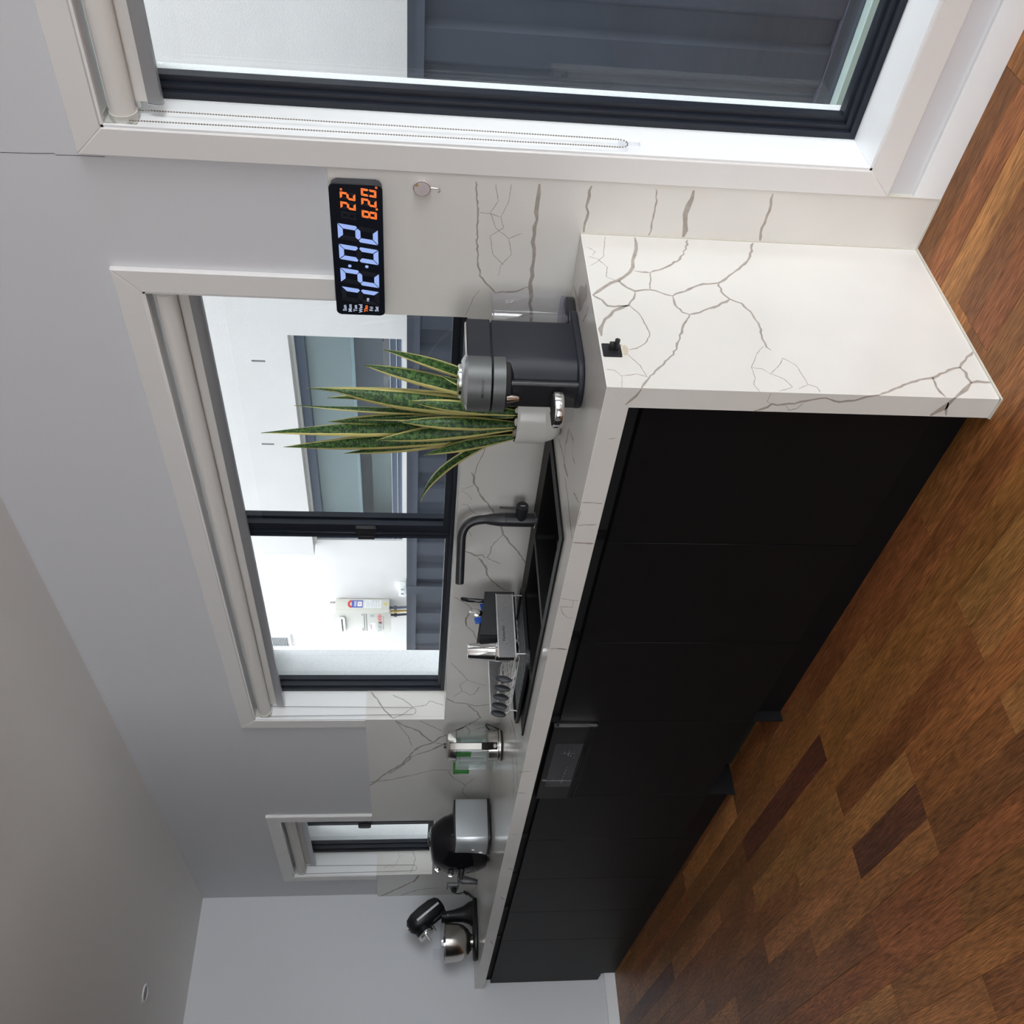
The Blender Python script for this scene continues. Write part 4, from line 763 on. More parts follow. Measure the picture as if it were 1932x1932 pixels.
for k in range(22):
    a = 2*pi*k/22+rr.uniform(-.1, .1); R = rr.choice((0.070, 0.074, 0.058)); b_ = MB(); b_.sphere((px+R*cos(a), py+R*sin(a), ZC+0.130), rr.uniform(0.008, 0.012), 10, 6, (1, 0.8, 0.7)); b_.build('pebble', PB[rr.choice((0, 0, 1, 2))], pn)
def leaf_mat():
    m = bpy.data.materials.new('variegated_leaf'); m.use_nodes = True; nt = m.node_tree; b = nt.nodes['Principled BSDF']; L = nt.links.new; N = nt.nodes.new
    uv = N('ShaderNodeUVMap'); sx = N('ShaderNodeSeparateXYZ'); L(uv.outputs[0], sx.inputs[0])
    mp = N('ShaderNodeMapping'); mp.inputs['Scale'].default_value = (3.5, 46, 1); L(uv.outputs[0], mp.inputs[0])
    n = N('ShaderNodeTexNoise'); n.inputs['Scale'].default_value = 1.0; n.inputs['Detail'].default_value = 3; n.inputs['Distortion'].default_value = 1.0; L(mp.outputs[0], n.inputs['Vector'])
    r = N('ShaderNodeValToRGB'); e = r.color_ramp.elements; e[0].position = 0.42; e[0].color = (0.010, 0.034, 0.010, 1); e[1].position = 0.62; e[1].color = (0.075, 0.165, 0.035, 1); L(n.outputs['Fac'], r.inputs[0])
    n2 = N('ShaderNodeTexNoise'); n2.inputs['Scale'].default_value = 9; L(uv.outputs[0], n2.inputs['Vector'])
    ab = N('ShaderNodeMath'); ab.operation = 'MULTIPLY_ADD'; ab.inputs[1].default_value = 2.0; ab.inputs[2].default_value = -1.0; L(sx.outputs[0], ab.inputs[0])
    a2 = N('ShaderNodeMath'); a2.operation = 'ABSOLUTE'; L(ab.outputs[0], a2.inputs[0])
    a3 = N('ShaderNodeMath'); a3.operation = 'MULTIPLY_ADD'; a3.inputs[1].default_value = 0.16; L(n2.outputs['Fac'], a3.inputs[0]); L(a2.outputs[0], a3.inputs[2])
    r2 = N('ShaderNodeValToRGB'); r2.color_ramp.interpolation = 'LINEAR'; f = r2.color_ramp.elements; f[0].position = 0.74; f[0].color = (0, 0, 0, 1); f[1].position = 0.78; f[1].color = (1, 1, 1, 1); L(a3.outputs[0], r2.inputs[0])
    mx = N('ShaderNodeMixRGB'); mx.inputs[2].default_value = (0.64, 0.58, 0.22, 1); L(r2.outputs[0], mx.inputs[0]); L(r.outputs[0], mx.inputs[1])
    L(mx.outputs[0], b.inputs['Base Color']); b.inputs['Roughness'].default_value = 0.45; b.inputs['Specular IOR Level'].default_value = 0.3; b.inputs['Transmission Weight'].default_value = 0.0
    return m
M['leaf'] = leaf_mat()
def leaf(base, tip, wd, bow=(0, 0, 0), face=0.0, twist=0.0, fold=0.25):
    """one sword-shaped leaf: a gutter of 5 x n verts with its own UV (u across, v along)"""
    base, tip, bow = Vector(base), Vector(tip), Vector(bow); n = 16; mid = (base+tip)/2+bow
    bm = bmesh.new(); uvl = bm.loops.layers.uv.new('UVMap'); rows = []; Lg = (tip-base).length
    for i in range(n+1):
        t = i/n; p = base*(1-t)**2+mid*2*t*(1-t)+tip*t*t; d = ((mid-base)*(1-t)+(tip-mid)*t).normalized()
        a = face+twist*t; side = Vector((cos(a), sin(a), 0)); side = (side-d*side.dot(d)).normalized(); nr = d.cross(side)
        w_ = wd*(0.45+0.55*min(1, t/0.35))*(1-max(0, (t-0.55)/0.45)**1.7)
        if i == n: w_ = 0.0004
        rows.append([(bm.verts.new(p+side*(w_/2*s)+nr*(-fold*w_*(1-s*s))), (s+1)/2, t*Lg/0.5) for s in (-1, -0.55, 0, 0.55, 1)])
    for i in range(n):
        for k in range(4):
            q = (rows[i][k], rows[i][k+1], rows[i+1][k+1], rows[i+1][k]); f = bm.faces.new([v[0] for v in q]); f.smooth = True
            for lp, v in zip(f.loops, q): lp[uvl].uv = (v[1], v[2])
    for v in bm.verts: v.co -= pn.location
    me = bpy.data.meshes.new('leaf'); bm.to_mesh(me); bm.free(); me.materials.append(M['leaf']); o = bpy.data.objects.new('leaf', me); C.objects.link(o); o.parent = pn
    sd = o.modifiers.new('thickness', 'SOLIDIFY'); sd.thickness = 0.0022; return o
Zb = ZC+0.12; V_ = radians(42)   # most blades turn their broad side to the room
LEAVES = [((-0.50, -0.11), (-0.294, -0.13, 1.402), 0.034, (0.03, 0, 0.02), V_, 0.5), ((-0.50, -0.14), (-0.341, -0.14, 1.453), 0.046, (0.02, 0, 0.05), V_+0.2, 0.3), ((-0.52, -0.15), (-0.404, -0.17, 1.548), 0.058, (-0.012, 0, 0.02), V_, 0.1),
          ((-0.53, -0.10), (-0.468, -0.10, 1.615), 0.030, (0.005, 0, 0), V_-0.3, 0.3), ((-0.54, -0.09), (-0.483, -0.12, 1.561), 0.032, (0.02, 0, 0), V_, -0.2), ((-0.55, -0.12), (-0.506, -0.13, 1.650), 0.026, (-0.022, 0, 0), V_+0.5, 0.4),
          ((-0.53, -0.16), (-0.526, -0.16, 1.470), 0.020, (0, 0, 0), V_, 1.0), ((-0.57, -0.13), (-0.567, -0.13, 1.563), 0.044, (0.012, 0, 0), V_-0.2, 0.2), ((-0.575, -0.15), (-0.608, -0.14, 1.751), 0.052, (0.006, 0, 0), V_, 0.9),
          ((-0.60, -0.16), (-0.654, -0.15, 1.692), 0.046, (0.0, 0, 0), V_+0.1, -0.2), ((-0.605, -0.13), (-0.696, -0.13, 1.523), 0.040, (-0.016, 0, 0), V_, 0.5), ((-0.622, -0.14), (-0.903, -0.14, 1.295), 0.026, (0.02, 0, 0.11), V_-0.2, 0.2),
          ((-0.49, -0.15), (-0.351, -0.16, 1.248), 0.026, (0.0, 0, 0.03), V_+0.3, 0.2), ((-0.58, -0.19), (-0.632, -0.19, 1.286), 0.034, (0.012, 0, 0), V_-0.3, 0.6), ((-0.545, -0.18), (-0.50, -0.19, 1.36), 0.040, (0.0, 0, 0), V_, 0.3), ((-0.51, -0.17), (-0.430, -0.18, 1.33), 0.036, (0, 0, 0.02), V_+0.2, -0.3), ((-0.56, -0.17), (-0.575, -0.19, 1.42), 0.048, (0.01, 0, 0), V_, 0.1), ((-0.60, -0.11), (-0.62, -0.10, 1.40), 0.036, (0, 0, 0), V_+0.4, 0.3)]
for (bx, by), tp, wd, bw, fc_, tw in LEAVES: leaf((max(bx+0.035, -0.575), by, Zb), tp, wd, bw, fc_, tw)

# ------------------------------------------------------------------ sink and tap
sk = thing('kitchen_sink', 'black composite double bowl sink with drainer set into the white worktop', 'sink', (-1.23, -0.245, ZC))
B1, B2, DR = (-1.105, -0.690, -0.445, -0.105), (-1.445, -1.140, -0.445, -0.105), (-1.785, -1.480, -0.445, -0.040)
b_ = MB(); b_.slab(-1.816, -0.644, -0.481, -0.008, ZC-0.006, ZC+0.006, [B1, B2, DR], 'z'); bmesh.ops.bevel(b_.bm, geom=[e for e in b_.bm.edges if e.is_manifold and e.calc_face_angle(0) > 1.2 and all(v.co.z > ZC for v in e.verts)], offset=0.003, segments=2, affect='EDGES'); b_.build('rim', M['granite'], sk)
def bowl(q, dep, nm, taper=0.012):
    x0, x1, y0, y1 = q; b = MB(); t = bmesh.new(); P = []
    for z, i in ((ZC+0.002, 0), (ZC-dep+0.03, taper), (ZC-dep, taper+0.03)):
        P.append([t.verts.new((a, c, z)) for a, c in rrect(x0+i, x1-i, y0+i, y1-i, 0.02, 4)])
    n = len(P[0])
    for A, B in zip(P, P[1:]):
        for k in range(n): t.faces.new((A[k], B[k], B[(k+1) % n], A[(k+1) % n]))
    t.faces.new(P[-1]); b.merge(t); return b.build(nm, M['granite'], sk)
w_ = bowl(B1, 0.185, 'bowl'); bowl(B2, 0.16, 'bowl'); bowl(DR, 0.022, 'drainer', 0.004)
b_ = MB()
for (dx, dy) in ((-0.855, -0.315), (-1.29, -0.28)):
    zz_ = ZC-(0.185 if dx > -1.1 else 0.16)+0.001
    b_ = MB(); b_.lathe([(0.030, zz_), (0.045, zz_+0.003), (0.045, zz_+0.0045), (0.038, zz_+0.004), (0.034, zz_)], (dx, dy, 0), 28, caps=False); a_ = b_.build('waste_ring', M['chrome'], sk)
    b_ = MB(); b_.lathe([(0.034, zz_+0.001), (0.0, zz_+0.001)], (dx, dy, 0), 20, caps=False); b_.build('waste_hole', M['black_edge'], a_)
    b_ = MB()
    for k in range(3): a = pi*k/3+0.4; b_.tube([(dx+0.034*cos(a), dy+0.034*sin(a), zz_+0.003), (dx-0.034*cos(a), dy-0.034*sin(a), zz_+0.003)], 0.0018, 6)
    b_.build('waste_bars', M['chrome'], a_)['kind'] = 'stuff'
b_ = MB(); b_.smooth = False
for k in range(8): b_.box(-1.765, -1.50, -0.40+k*0.045, -0.392+k*0.045, ZC-0.0205, ZC-0.0165)
b_.build('drainer_ribs', M['granite'], sk)['kind'] = 'stuff'
TX, TY = -1.067, -0.066
tp_ = thing('kitchen_tap', 'matt black mixer tap with a curved spout and side lever behind the sink', 'tap', (TX, TY, ZC+0.006))
b_ = MB(); b_.lathe([(0.029, ZC+0.0065), (0.029, ZC+0.010), (0.026, ZC+0.012)], (TX, TY, 0), 28); b_.build('base_ring', M['chrome'], tp_)
b_ = MB(); b_.lathe([(0.0235, ZC+0.011), (0.0235, 1.008)], (TX, TY, 0), 28); b_.build('body', M['matt_black'], tp_)
sd = Vector((-0.80, -0.60, 0)).normalized(); A = Vector((TX, TY, 1.009))
path = [A, A+Vector((0, 0, 0.02))]+bez(A+Vector((0, 0, 0.05)), A+Vector((0, 0, 0.105)), A+Vector((0, 0, 0.142))+sd*0.01, A+Vector((0, 0, 0.146))+sd*0.065, 10)+[A+Vector((0, 0, 0.147))+sd*0.12, A+Vector((0, 0, 0.148))+sd*0.225]
rad = [0.0235, 0.023, 0.019]+[0.0155]*11+[0.0150]*2
b_ = MB(); b_.tube(path, rad[:len(path)], 20); s2 = b_.build('spout', M['matt_black'], tp_)
b_ = MB(); b_.tube([path[-1]-sd*0.002, path[-1]+sd*0.0015], 0.0125, 16); b_.tube([path[-2]+sd*0.004, path[-2]+sd*0.0052], 0.0154, 16); b_.build('aerator', M['black'], s2)
ld = Vector((1.0, 0.02, 0)).normalized(); kz = 0.957
b_ = MB(); b_.tube([A.xy.to_3d()+Vector((0, 0, kz))+ld*0.01, A.xy.to_3d()+Vector((0, 0, kz))+ld*0.043], 0.0195, 20); b_.tube([A.xy.to_3d()+Vector((0, 0, kz))+ld*0.0445, A.xy.to_3d()+Vector((0, 0, kz))+ld*0.070], 0.0205, 20); lv = b_.build('lever_hub', M['matt_black'], tp_)
e0 = A.xy.to_3d()+Vector((0, 0, kz))+ld*0.058
b_ = MB(); b_.tube([e0+Vector((0, 0, 0.015)), e0+Vector((0, 0, 0.075))+ld*0.002], [0.0045, 0.0038], 10); b_.build('lever', M['matt_black'], tp_)
b_ = MB(); q0 = e0+ld*0.0123; b_.tube([q0+Vector((0, 0, -0.008)), q0+Vector((0, 0, 0.008))], 0.0016, 6); b_.build('maker_badge', M['steel'], lv)
# ------------------------------------------------------------------ dish rack with its loose contents
dt = thing('drip_tray', 'grey drip tray with a raised dark rim under the dish rack', 'tray', (-1.66, -0.23, ZC+0.006))
b_ = MB(); b_.prism(rrect(-1.915, -1.430, -0.400, -0.062, 0.05, 6), ZC+0.0065, ZC+0.010, 'z'); b_.build('tray_floor', mat('grey_tray', (0.24, 0.26, 0.27), 0.4), dt)
o1, o2 = rrect(-1.915, -1.430, -0.400, -0.062, 0.05, 6), rrect(-1.905, -1.440, -0.390, -0.072, 0.042, 6)
b_ = MB(); t = bmesh.new(); n = len(o1); R_ = [[t.verts.new((p[0], p[1], z)) for p in q] for q, z in ((o1, ZC+0.0065), (o1, ZC+0.020), (o2, ZC+0.020), (o2, ZC+0.008))]
for A_, B_ in zip(R_, R_[1:]):
    for k in range(n): t.faces.new((A_[k], A_[(k+1) % n], B_[(k+1) % n], B_[k]))
b_.merge(t); b_.build('tray_rim', M['black'], dt)
b_ = MB(); b_.smooth = False
for k in range(10): b_.box(-1.88+k*0.046, -1.878+k*0.046, -0.37, -0.09, ZC+0.0098, ZC+0.0115)
b_.build('tray_ribs', M['charcoal'], dt)['kind'] = 'stuff'

rk = thing('dish_rack', 'wire dish rack with a wide steel band and dark rubber tipped prongs over the drainer', 'dish rack', (-1.66, -0.22, ZC+0.0105))
RX0, RX1, RY0, RY1 = -1.872, -1.460, -0.362, -0.074
def upath(off):
    r = 0.035-off; x0, x1, y1 = RX0+off, RX1-off, RY1-off; o = [(x1, RY0)]
    for i in range(7): a = pi/2*i/6; o.append((x1-r+r*cos(a), y1-r+r*sin(a)))
    for i in range(7): a = pi/2+pi/2*i/6; o.append((x0+r+r*cos(a), y1-r+r*sin(a)))
    return o+[(x0, RY0)]
b_ = MB(); b_.prism(upath(0)+upath(0.0016)[::-1], 0.953, 1.0115, 'z'); bd_ = b_.build('steel_band', M['dull_steel'], rk)
b_ = MB()
for z in (1.0125, 0.952): b_.tube([(x, y, z) for x, y in upath(0.0004)], 0.0022, 8)
b_.build('band_edge', mat('bright_edge_wire', (0.80, 0.78, 0.78), 0.3, 0.4), bd_)
text('brand_lettering', 'KitchenAid', 0.0135, (RX1+0.0004, -0.265, 0.9915), RX, M['dark'], rk, bold=0.0001)
M['wire'] = mat('bright_wire', (0.78, 0.76, 0.75), 0.3, 0.4)
for i, y in enumerate((-0.345, -0.315, -0.285, -0.255, -0.225, -0.195, -0.15, -0.11)):
    b_ = MB(); b_.tube(bez((RX1-0.004, y, 0.955), (RX1-0.012, y, 0.945), (RX1-0.02, y, 0.938), (RX1-0.04, y, 0.937), 5)+bez((RX0+0.04, y, 0.937), (RX0+0.02, y, 0.938), (RX0+0.012, y, 0.945), (RX0+0.004, y, 0.955), 5), 0.0021, 7); b_.build('floor_wire', M['wire'], rk)
TXS = (-1.590, -1.655, -1.720, -1.785, -1.848)
for i, x in enumerate(TXS):
    b_ = MB(); b_.tube([(x, -0.095, 0.941), (x, -0.34, 0.941)]+bez((x, -0.34, 0.941), (x, -0.362, 0.941), (x, -0.368, 0.945), (x, -0.370, 0.958), 5)+[(x, -0.374, 1.006)], 0.0021, 7); b_.build('prong', M['wire'], rk)
    b_ = MB(); b_.M = Matrix.Translation((x, -0.374, 0.986)) @ Matrix.Rotation(radians(-12), 4, 'X'); b_.sphere((0, 0, 0), 1.0, 18, 12, (0.0075, 0.0135, 0.030)); b_.M = Matrix.Identity(4); b_.build('rubber_tip', M['charcoal'], rk)
    if i < 4:
        xm = x-0.032; b_ = MB(); b_.tube(bez((x, -0.33, 0.942), (x-0.004, -0.355, 0.944), (xm, -0.36, 0.95), (xm, -0.355, 0.965), 6)+bez((xm, -0.345, 0.985), (xm, -0.32, 0.999), (xm, -0.28, 0.995), (xm, -0.25, 0.943), 8), 0.0021, 7); b_.build('plate_loop', M['wire'], rk)
b_ = MB(); b_.tube([(RX1-0.01, -0.352, 0.953), (RX0+0.005, -0.352, 0.953)], 0.0025, 8); b_.tube([(RX1-0.01, -0.30, 0.985), (RX0+0.005, -0.30, 0.985)], 0.0021, 7); b_.build('front_rail', M['wire'], rk)
M['leg'] = mat('grey_leg_wire', (0.36, 0.36, 0.37), 0.35, 0.8)
for x, sx_ in ((RX1-0.001, -1), (RX0+0.001, 1)):
    for y, sy_ in ((-0.100, -1), (-0.348, -1)):
        b_ = MB(); b_.tube([(x, y, 0.953), (x, y, 0.922)]+bez((x, y, 0.922), (x, y, 0.913), (x, y-0.004, 0.909), (x, y-0.014, 0.9085), 5), 0.003, 8); b_.build('leg', M['leg'], rk)
b_ = MB(); b_.box(-1.800, -1.55, RY1-0.002, RY1-0.0005, 0.956, 1.009); 

cd = thing('cutlery_caddy', 'dark grey slanted cutlery caddy standing inside the dish rack', 'caddy', (-1.507, -0.175, 0.943))
prof = [(-0.270, 0.9435), (-0.080, 0.9435), (-0.080, 1.053), (-0.270, 1.077)]
b_ = MB()
b_.prism(prof, -1.4655, -1.4680, 'x', 0.0006, 1); b_.prism([(-0.270, 0.9435), (-0.080, 0.9435), (-0.080, 1.056), (-0.270, 1.086)], -1.5375, -1.5350, 'x', 0.0006, 1)
b_.box(-1.5375, -1.4655, -0.0825, -0.080, 0.9435, 1.053); b_.box(-1.5375, -1.4655, -0.270, -0.2675, 0.9435, 1.077); b_.box(-1.5375, -1.4655, -0.270, -0.080, 0.9435, 0.946)
b_.build('caddy_box', M['charcoal'], cd)
kn = thing('knife', 'black handled knife standing handle up in the cutlery caddy', 'knife', (-1.50, -0.098, 0.95))
b_ = MB(); b_.tube([(-1.497, -0.100, 1.045), (-1.498, -0.098, 1.075), (-1.499, -0.095, 1.11), (-1.499, -0.090, 1.134), (-1.499, -0.087, 1.139)], [0.0055, 0.0078, 0.0080, 0.0072, 0.004], 12); b_.build('handle', M['black_gloss'], kn)
b_ = MB(); b_.smooth = False; b_.prism([(-0.106, 0.955), (-0.094, 0.950), (-0.094, 1.047), (-0.106, 1.047)], -1.4977, -1.4963, 'x'); b_.build('blade', M['steel'], kn)
spn = thing('spoon', 'shiny steel spoon standing bowl up between the two blue handles in the cutlery caddy', 'spoon', (-1.50, -0.140, 0.947))
b_ = MB(); b_.M = Matrix.Translation((-1.505, -0.146, 1.084)) @ Matrix.Rotation(radians(-10), 4, 'X'); b_.sphere((0, 0, 0), 1.0, 18, 10, (0.004, 0.0155, 0.0255)); b_.M = Matrix.Identity(4); b_.build('bowl', M['chrome'], spn)
b_ = MB(); b_.tube([(-1.503, -0.135, 0.948), (-1.504, -0.140, 1.062)], [0.0028, 0.0024], 8); b_.build('handle', M['chrome'], spn)
M['blue'] = mat('blue_plastic', (0.020, 0.10, 0.52), 0.4)
for y, x, lb, top in ((-0.112, -1.515, 'blue utensil with a rounded end, beside the black knife in the cutlery caddy', 1.060), (-0.182, -1.502, 'blue utensil with a flat tilted end, second from the knife in the cutlery caddy', 1.083)):
    r_ = thing('blue_utensil', lb, 'utensil', (x, y, 0.947), 'blue utensils in the cutlery caddy')
    b_ = MB(); b_.M = Matrix.Translation((x, y, top-0.006)) @ Matrix.Rotation(radians(12), 4, 'X'); b_.box(-0.004, 0.004, -0.013, 0.013, -0.020, 0.014, 0.0035, 3); b_.M = Matrix.Identity(4); b_.build('grip_end', M['blue'], r_)
    b_ = MB(); b_.tube([(x, y, 0.948), (x, y, top-0.022)], 0.0045, 8); b_.build('shaft', M['blue'], r_)
b_ = MB(); b_.lathe([(0.0370, 0.9415), (0.0375, 0.945), (0.0375, 1.019), (0.0362, 1.0215), (0.0345, 1.023), (0.0275, 1.114), (0.0262, 1.1185), (0.0235, 1.1190), (0.0228, 1.1175), (0.0, 1.1172)], (-1.503, -0.312, 0), 36, caps=False); tag(b_.build('steel_tumbler', M['chrome']), 'polished steel tumbler turned upside down in the dish rack', 'cup')

# ------------------------------------------------------------------ kettle
KX, KY = -2.645, -0.113
kt = thing('electric_kettle', 'glass and brushed steel electric kettle with a black and steel handle', 'kettle', (KX, KY, ZC))
b_ = MB(); b_.lathe([(0.069, ZC+0.0005), (0.0705, ZC+0.003), (0.0705, ZC+0.006)], (KX, KY, 0), 40); b_.build('base_foot', M['black'], kt)
b_ = MB(); b_.lathe([(0.0700, ZC+0.006), (0.0705, ZC+0.008), (0.0695, ZC+0.0165)], (KX, KY, 0), 40); b_.build('base_ring', M['steel'], kt)
b_ = MB(); b_.lathe([(0.066, ZC+0.0165), (0.066, ZC+0.0205)], (KX, KY, 0), 40); b_.build('base_gap', M['black'], kt)
b_ = MB(); b_.lathe([(0.0690, ZC+0.020), (0.0690, 0.963), (0.0675, 0.9645), (0.0, 0.9645)], (KX, KY, 0), 40, caps=False); b_.build('lower_body', M['steel'], kt)
b_ = MB(); b_.lathe([(0.0685, 0.963), (0.0685, 1.112)], (KX, KY, 0), 40, caps=False); b_.build('glass_wall', M['kglass'], kt)
b_ = MB(); b_.lathe([(0.0690, 1.1105), (0.0690, 1.114)], (KX, KY, 0), 40, caps=False); b_.build('seal_ring', M['black'], kt)
b_ = MB(); b_.lathe([(0.0695, 1.113), (0.0668, 1.147), (0.064, 1.150), (0.050, 1.155), (0.0, 1.159)], (KX, KY, 0), 40, caps=False); b_.build('collar_and_lid', M['steel'], kt)
b_ = MB(); b_.lathe([(0.012, 1.158), (0.012, 1.166), (0.0, 1.167)], (KX, KY, 0), 16, caps=False); b_.build('lid_button', M['black'], kt)
hd_ = Vector((0.885, -0.465, 0)); hs_ = Vector((0.465, 0.885, 0)); K0 = Vector((KX, KY, 0))
def kp(r, z): return K0+hd_*r+Vector((0, 0, z))
def strap(pts, wd, th, nm, m):
    b = MB(); pr = None
    for i, (r, z) in enumerate(pts):
        d = Vector((pts[min(i+1, len(pts)-1)][0]-pts[max(i-1, 0)][0], pts[min(i+1, len(pts)-1)][1]-pts[max(i-1, 0)][1])).normalized(); nr = hd_*d.y - Vector((0, 0, 1))*d.x; p = kp(r, z)
        c_ = [b._v(p+hs_*(wd/2)+nr*th/2), b._v(p-hs_*(wd/2)+nr*th/2), b._v(p-hs_*(wd/2)-nr*th/2), b._v(p+hs_*(wd/2)-nr*th/2)]
        if pr:
            for k in range(4): b._f((pr[k], pr[(k+1) % 4], c_[(k+1) % 4], c_[k]))
        else: b._f(c_[::-1])
        pr = c_
    b._f(pr); return b.build(nm, m, kt)
strap([(0.060, 1.140), (0.095, 1.140), (0.108, 1.130), (0.113, 1.105), (0.113, 1.02), (0.108, 0.985), (0.092, 0.960), (0.074, 0.945), (0.0715, 0.925)], 0.034, 0.008, 'handle', M['black'])
strap([(0.092, 1.1455), (0.109, 1.139), (0.1185, 1.110), (0.1185, 1.00)], 0.028, 0.003, 'handle_plate', mat('satin_strap', (0.50, 0.48, 0.45), 0.42, 0.9))
b_ = MB(); b_.M = Matrix.Translation(kp(0.0755, 0.937)) @ hd_.to_track_quat('Z', 'Y').to_matrix().to_4x4(); b_.lathe([(0.0085, -0.002), (0.0085, 0.002), (0.007, 0.003)], (0, 0, 0), 18); b_.M = Matrix.Identity(4); b_.build('handle_rivet', mat('pale_button', (0.72, 0.70, 0.64), 0.3), kt)
b_ = MB(); b_.tube(bez((KX+0.03, KY+0.065, ZC+0.012), (KX+0.06, KY+0.085, ZC+0.07), (KX+0.05, KY+0.09, ZC+0.09), (KX-0.02, KY+0.092, ZC+0.055), 10)+bez((KX-0.03, KY+0.090, ZC+0.045), (KX-0.05, KY+0.088, ZC+0.03), (KX-0.07, KY+0.088, ZC+0.012), (KX-0.088, KY+0.088, ZC+0.004), 6), 0.0032, 8); b_.build('cord', M['black'], kt)

jr = thing('glass_canister', 'square clear glass canister with green clips standing behind the kettle', 'canister', (-2.84, -0.06, ZC))
M['green'] = mat('green_plastic', (0.03, 0.24, 0.035), 0.35)
t = bmesh.new(); b_ = MB(); o1, o2 = rrect(-2.945, -2.745, -0.098, -0.020, 0.012, 3), rrect(-2.941, -2.749, -0.094, -0.024, 0.010, 3); n = len(o1)
R_ = [[t.verts.new((p[0], p[1], z)) for p in q] for q, z in ((o1, ZC+0.0005), (o1, 1.085), (o2, 1.085), (o2, ZC+0.012))]
t.faces.new(R_[0][::-1]); t.faces.new(R_[-1])
for A_, B_ in zip(R_, R_[1:]):
    for k in range(n): t.faces.new((A_[k], A_[(k+1) % n], B_[(k+1) % n], B_[k]))
b_.merge(t); b_.build('glass_box', M['kglass'], jr)
b_ = MB(); b_.prism(rrect(-2.948, -2.742, -0.101, -0.017, 0.014, 3), 1.083, 1.103, 'z', 0.003); b_.build('lid', glass('frosted_lid', (0.80, 0.86, 0.82), 1.0, 0.2), jr)
for x0, x1 in ((-2.958, -2.925), (-2.770, -2.735)):
    b_ = MB(); b_.box(x0, x1, -0.112, -0.101, 1.035, 1.110, 0.003); b_.box(x0, x1, -0.112, -0.06, 1.103, 1.112, 0.003); b_.build('clip', M['green'], jr)
b_ = MB(); b_.box(-2.949, -2.944, -0.09, -0.03, 0.96, 1.08, 0.001); b_.box(-2.746, -2.741, -0.09, -0.03, 0.98, 1.10, 0.001); b_.build('edge_rib', glass('milky_rib', (0.86, 0.9, 0.9), 1.0, 0.1), jr)  # milky bars on the canister's two ends

# ------------------------------------------------------------------ multi fryer
FX, FYY = -3.605, -0.205
fr = thing('deep_fryer', 'black domed multi fryer with a silver side housing, two chrome knobs and a front handle', 'deep fryer', (FX, FYY, ZC))
b_ = MB(); b_.lathe([(0.118, ZC+0.012), (0.128, ZC+0.022), (0.143, ZC+0.060), (0.151, ZC+0.120), (0.153, ZC+0.165)], (FX, FYY, 0), 48); b_.build('bowl_housing', M['black_gloss'], fr)
b_ = MB(); b_.M = Matrix.Translation((FX, FYY, 1.062)) @ Matrix.Rotation(radians(6), 4, 'X'); b_.lathe([(0.153, 0.0), (0.152, 0.025), (0.143, 0.065), (0.122, 0.105), (0.098, 0.134), (0.088, 0.142), (0.0, 0.149)], (0, 0, 0), 48, caps=False); b_.build('domed_lid', M['black_gloss'], fr)
b_ = MB(); b_.lathe([(0.078, 0.1445), (0.074, 0.150), (0.0, 0.153)], (0, 0, 0), 32, caps=False); b_.M = Matrix.Identity(4)
b_.bm.transform(Matrix.Translation((FX, FYY, 1.062)) @ Matrix.Rotation(radians(6), 4, 'X')); b_.build('lid_window', glass('smoked_lid_window', (0.75, 0.77, 0.76), 1.0, 0.05), fr)
so_ = [(-3.485, -0.056), (-3.380, -0.056), (-3.362, -0.066), (-3.3595, -0.085), (-3.3595, -0.262)]+[(-3.3595-0.036*(1-cos(a)), -0.262-0.036*sin(a)) for a in [radians(k*15) for k in range(1, 7)]]+[(-3.520, -0.300), (-3.540, -0.28), (-3.54, -0.06)]
b_ = MB(); b_.prism(so_, ZC+0.019, 1.084, 'z', 0.004, 2); sh = b_.build('silver_housing', M['silver'], fr)
b_ = MB(); b_.prism([(x+0.002 if x > -3.45 else x, y) for x, y in so_], ZC+0.006, ZC+0.019, 'z', 0.002, 1); b_.build('housing_base', M['black'], fr)
b_ = MB(); b_.prism([(x+(-0.006 if x > -3.45 else 0), y) for x, y in so_], 1.084, 1.091, 'z', 0.002, 1); b_.build('housing_top_seam', M['charcoal'], fr)
b_ = MB(); b_.lathe([(0.0065, -0.3005), (0.006, -0.304)], (-3.487, 0, 0.940), 14, 'y'); b_.box(-3.489, -3.485, -0.3035, -0.3003, 0.945, 0.960); b_.build('housing_latch', M['chrome'], sh)
b_ = MB(); b_.box(-3.452, -3.447, -0.3012, -0.2995, 0.986, 0.999); b_.build('housing_logo', M['chrome'], sh)
for x, y in ((-3.40, -0.09), (-3.40, -0.27), (FX-0.08, FYY-0.06), (FX-0.08, FYY+0.06)):
    b_ = MB(); b_.tube([(x, y, ZC+0.0005), (x, y, ZC+0.020)], 0.011, 10); b_.build('foot', M['black'], fr)
for (x, y, z), ax_, nm in (((FX-0.035, FYY-0.115, 1.163), (-0.15, -0.75, 0.65), 'control_knob'), ((FX+0.005, FYY-0.158, 1.102), (0, -1, 0.25), 'control_knob')):
    q = Vector(ax_).normalized().to_track_quat('Z', 'Y').to_matrix().to_4x4()
    b_ = MB(); b_.M = Matrix.Translation((x, y, z)) @ q; b_.lathe([(0.016, -0.012), (0.016, 0.006), (0.013, 0.008)], (0, 0, 0), 24); b_.M = Matrix.Identity(4); k_ = b_.build(nm, M['charcoal'], fr)
    b_ = MB(); b_.M = Matrix.Translation((x, y, z)) @ q; b_.lathe([(0.0125, 0.008), (0.0115, 0.016), (0.0, 0.017)], (0, 0, 0), 20, caps=False); b_.box(-0.002, 0.002, -0.011, 0.011, 0.015, 0.021, 0.001, 1); b_.M = Matrix.Identity(4); b_.build('knob_cap', M['chrome'], k_)
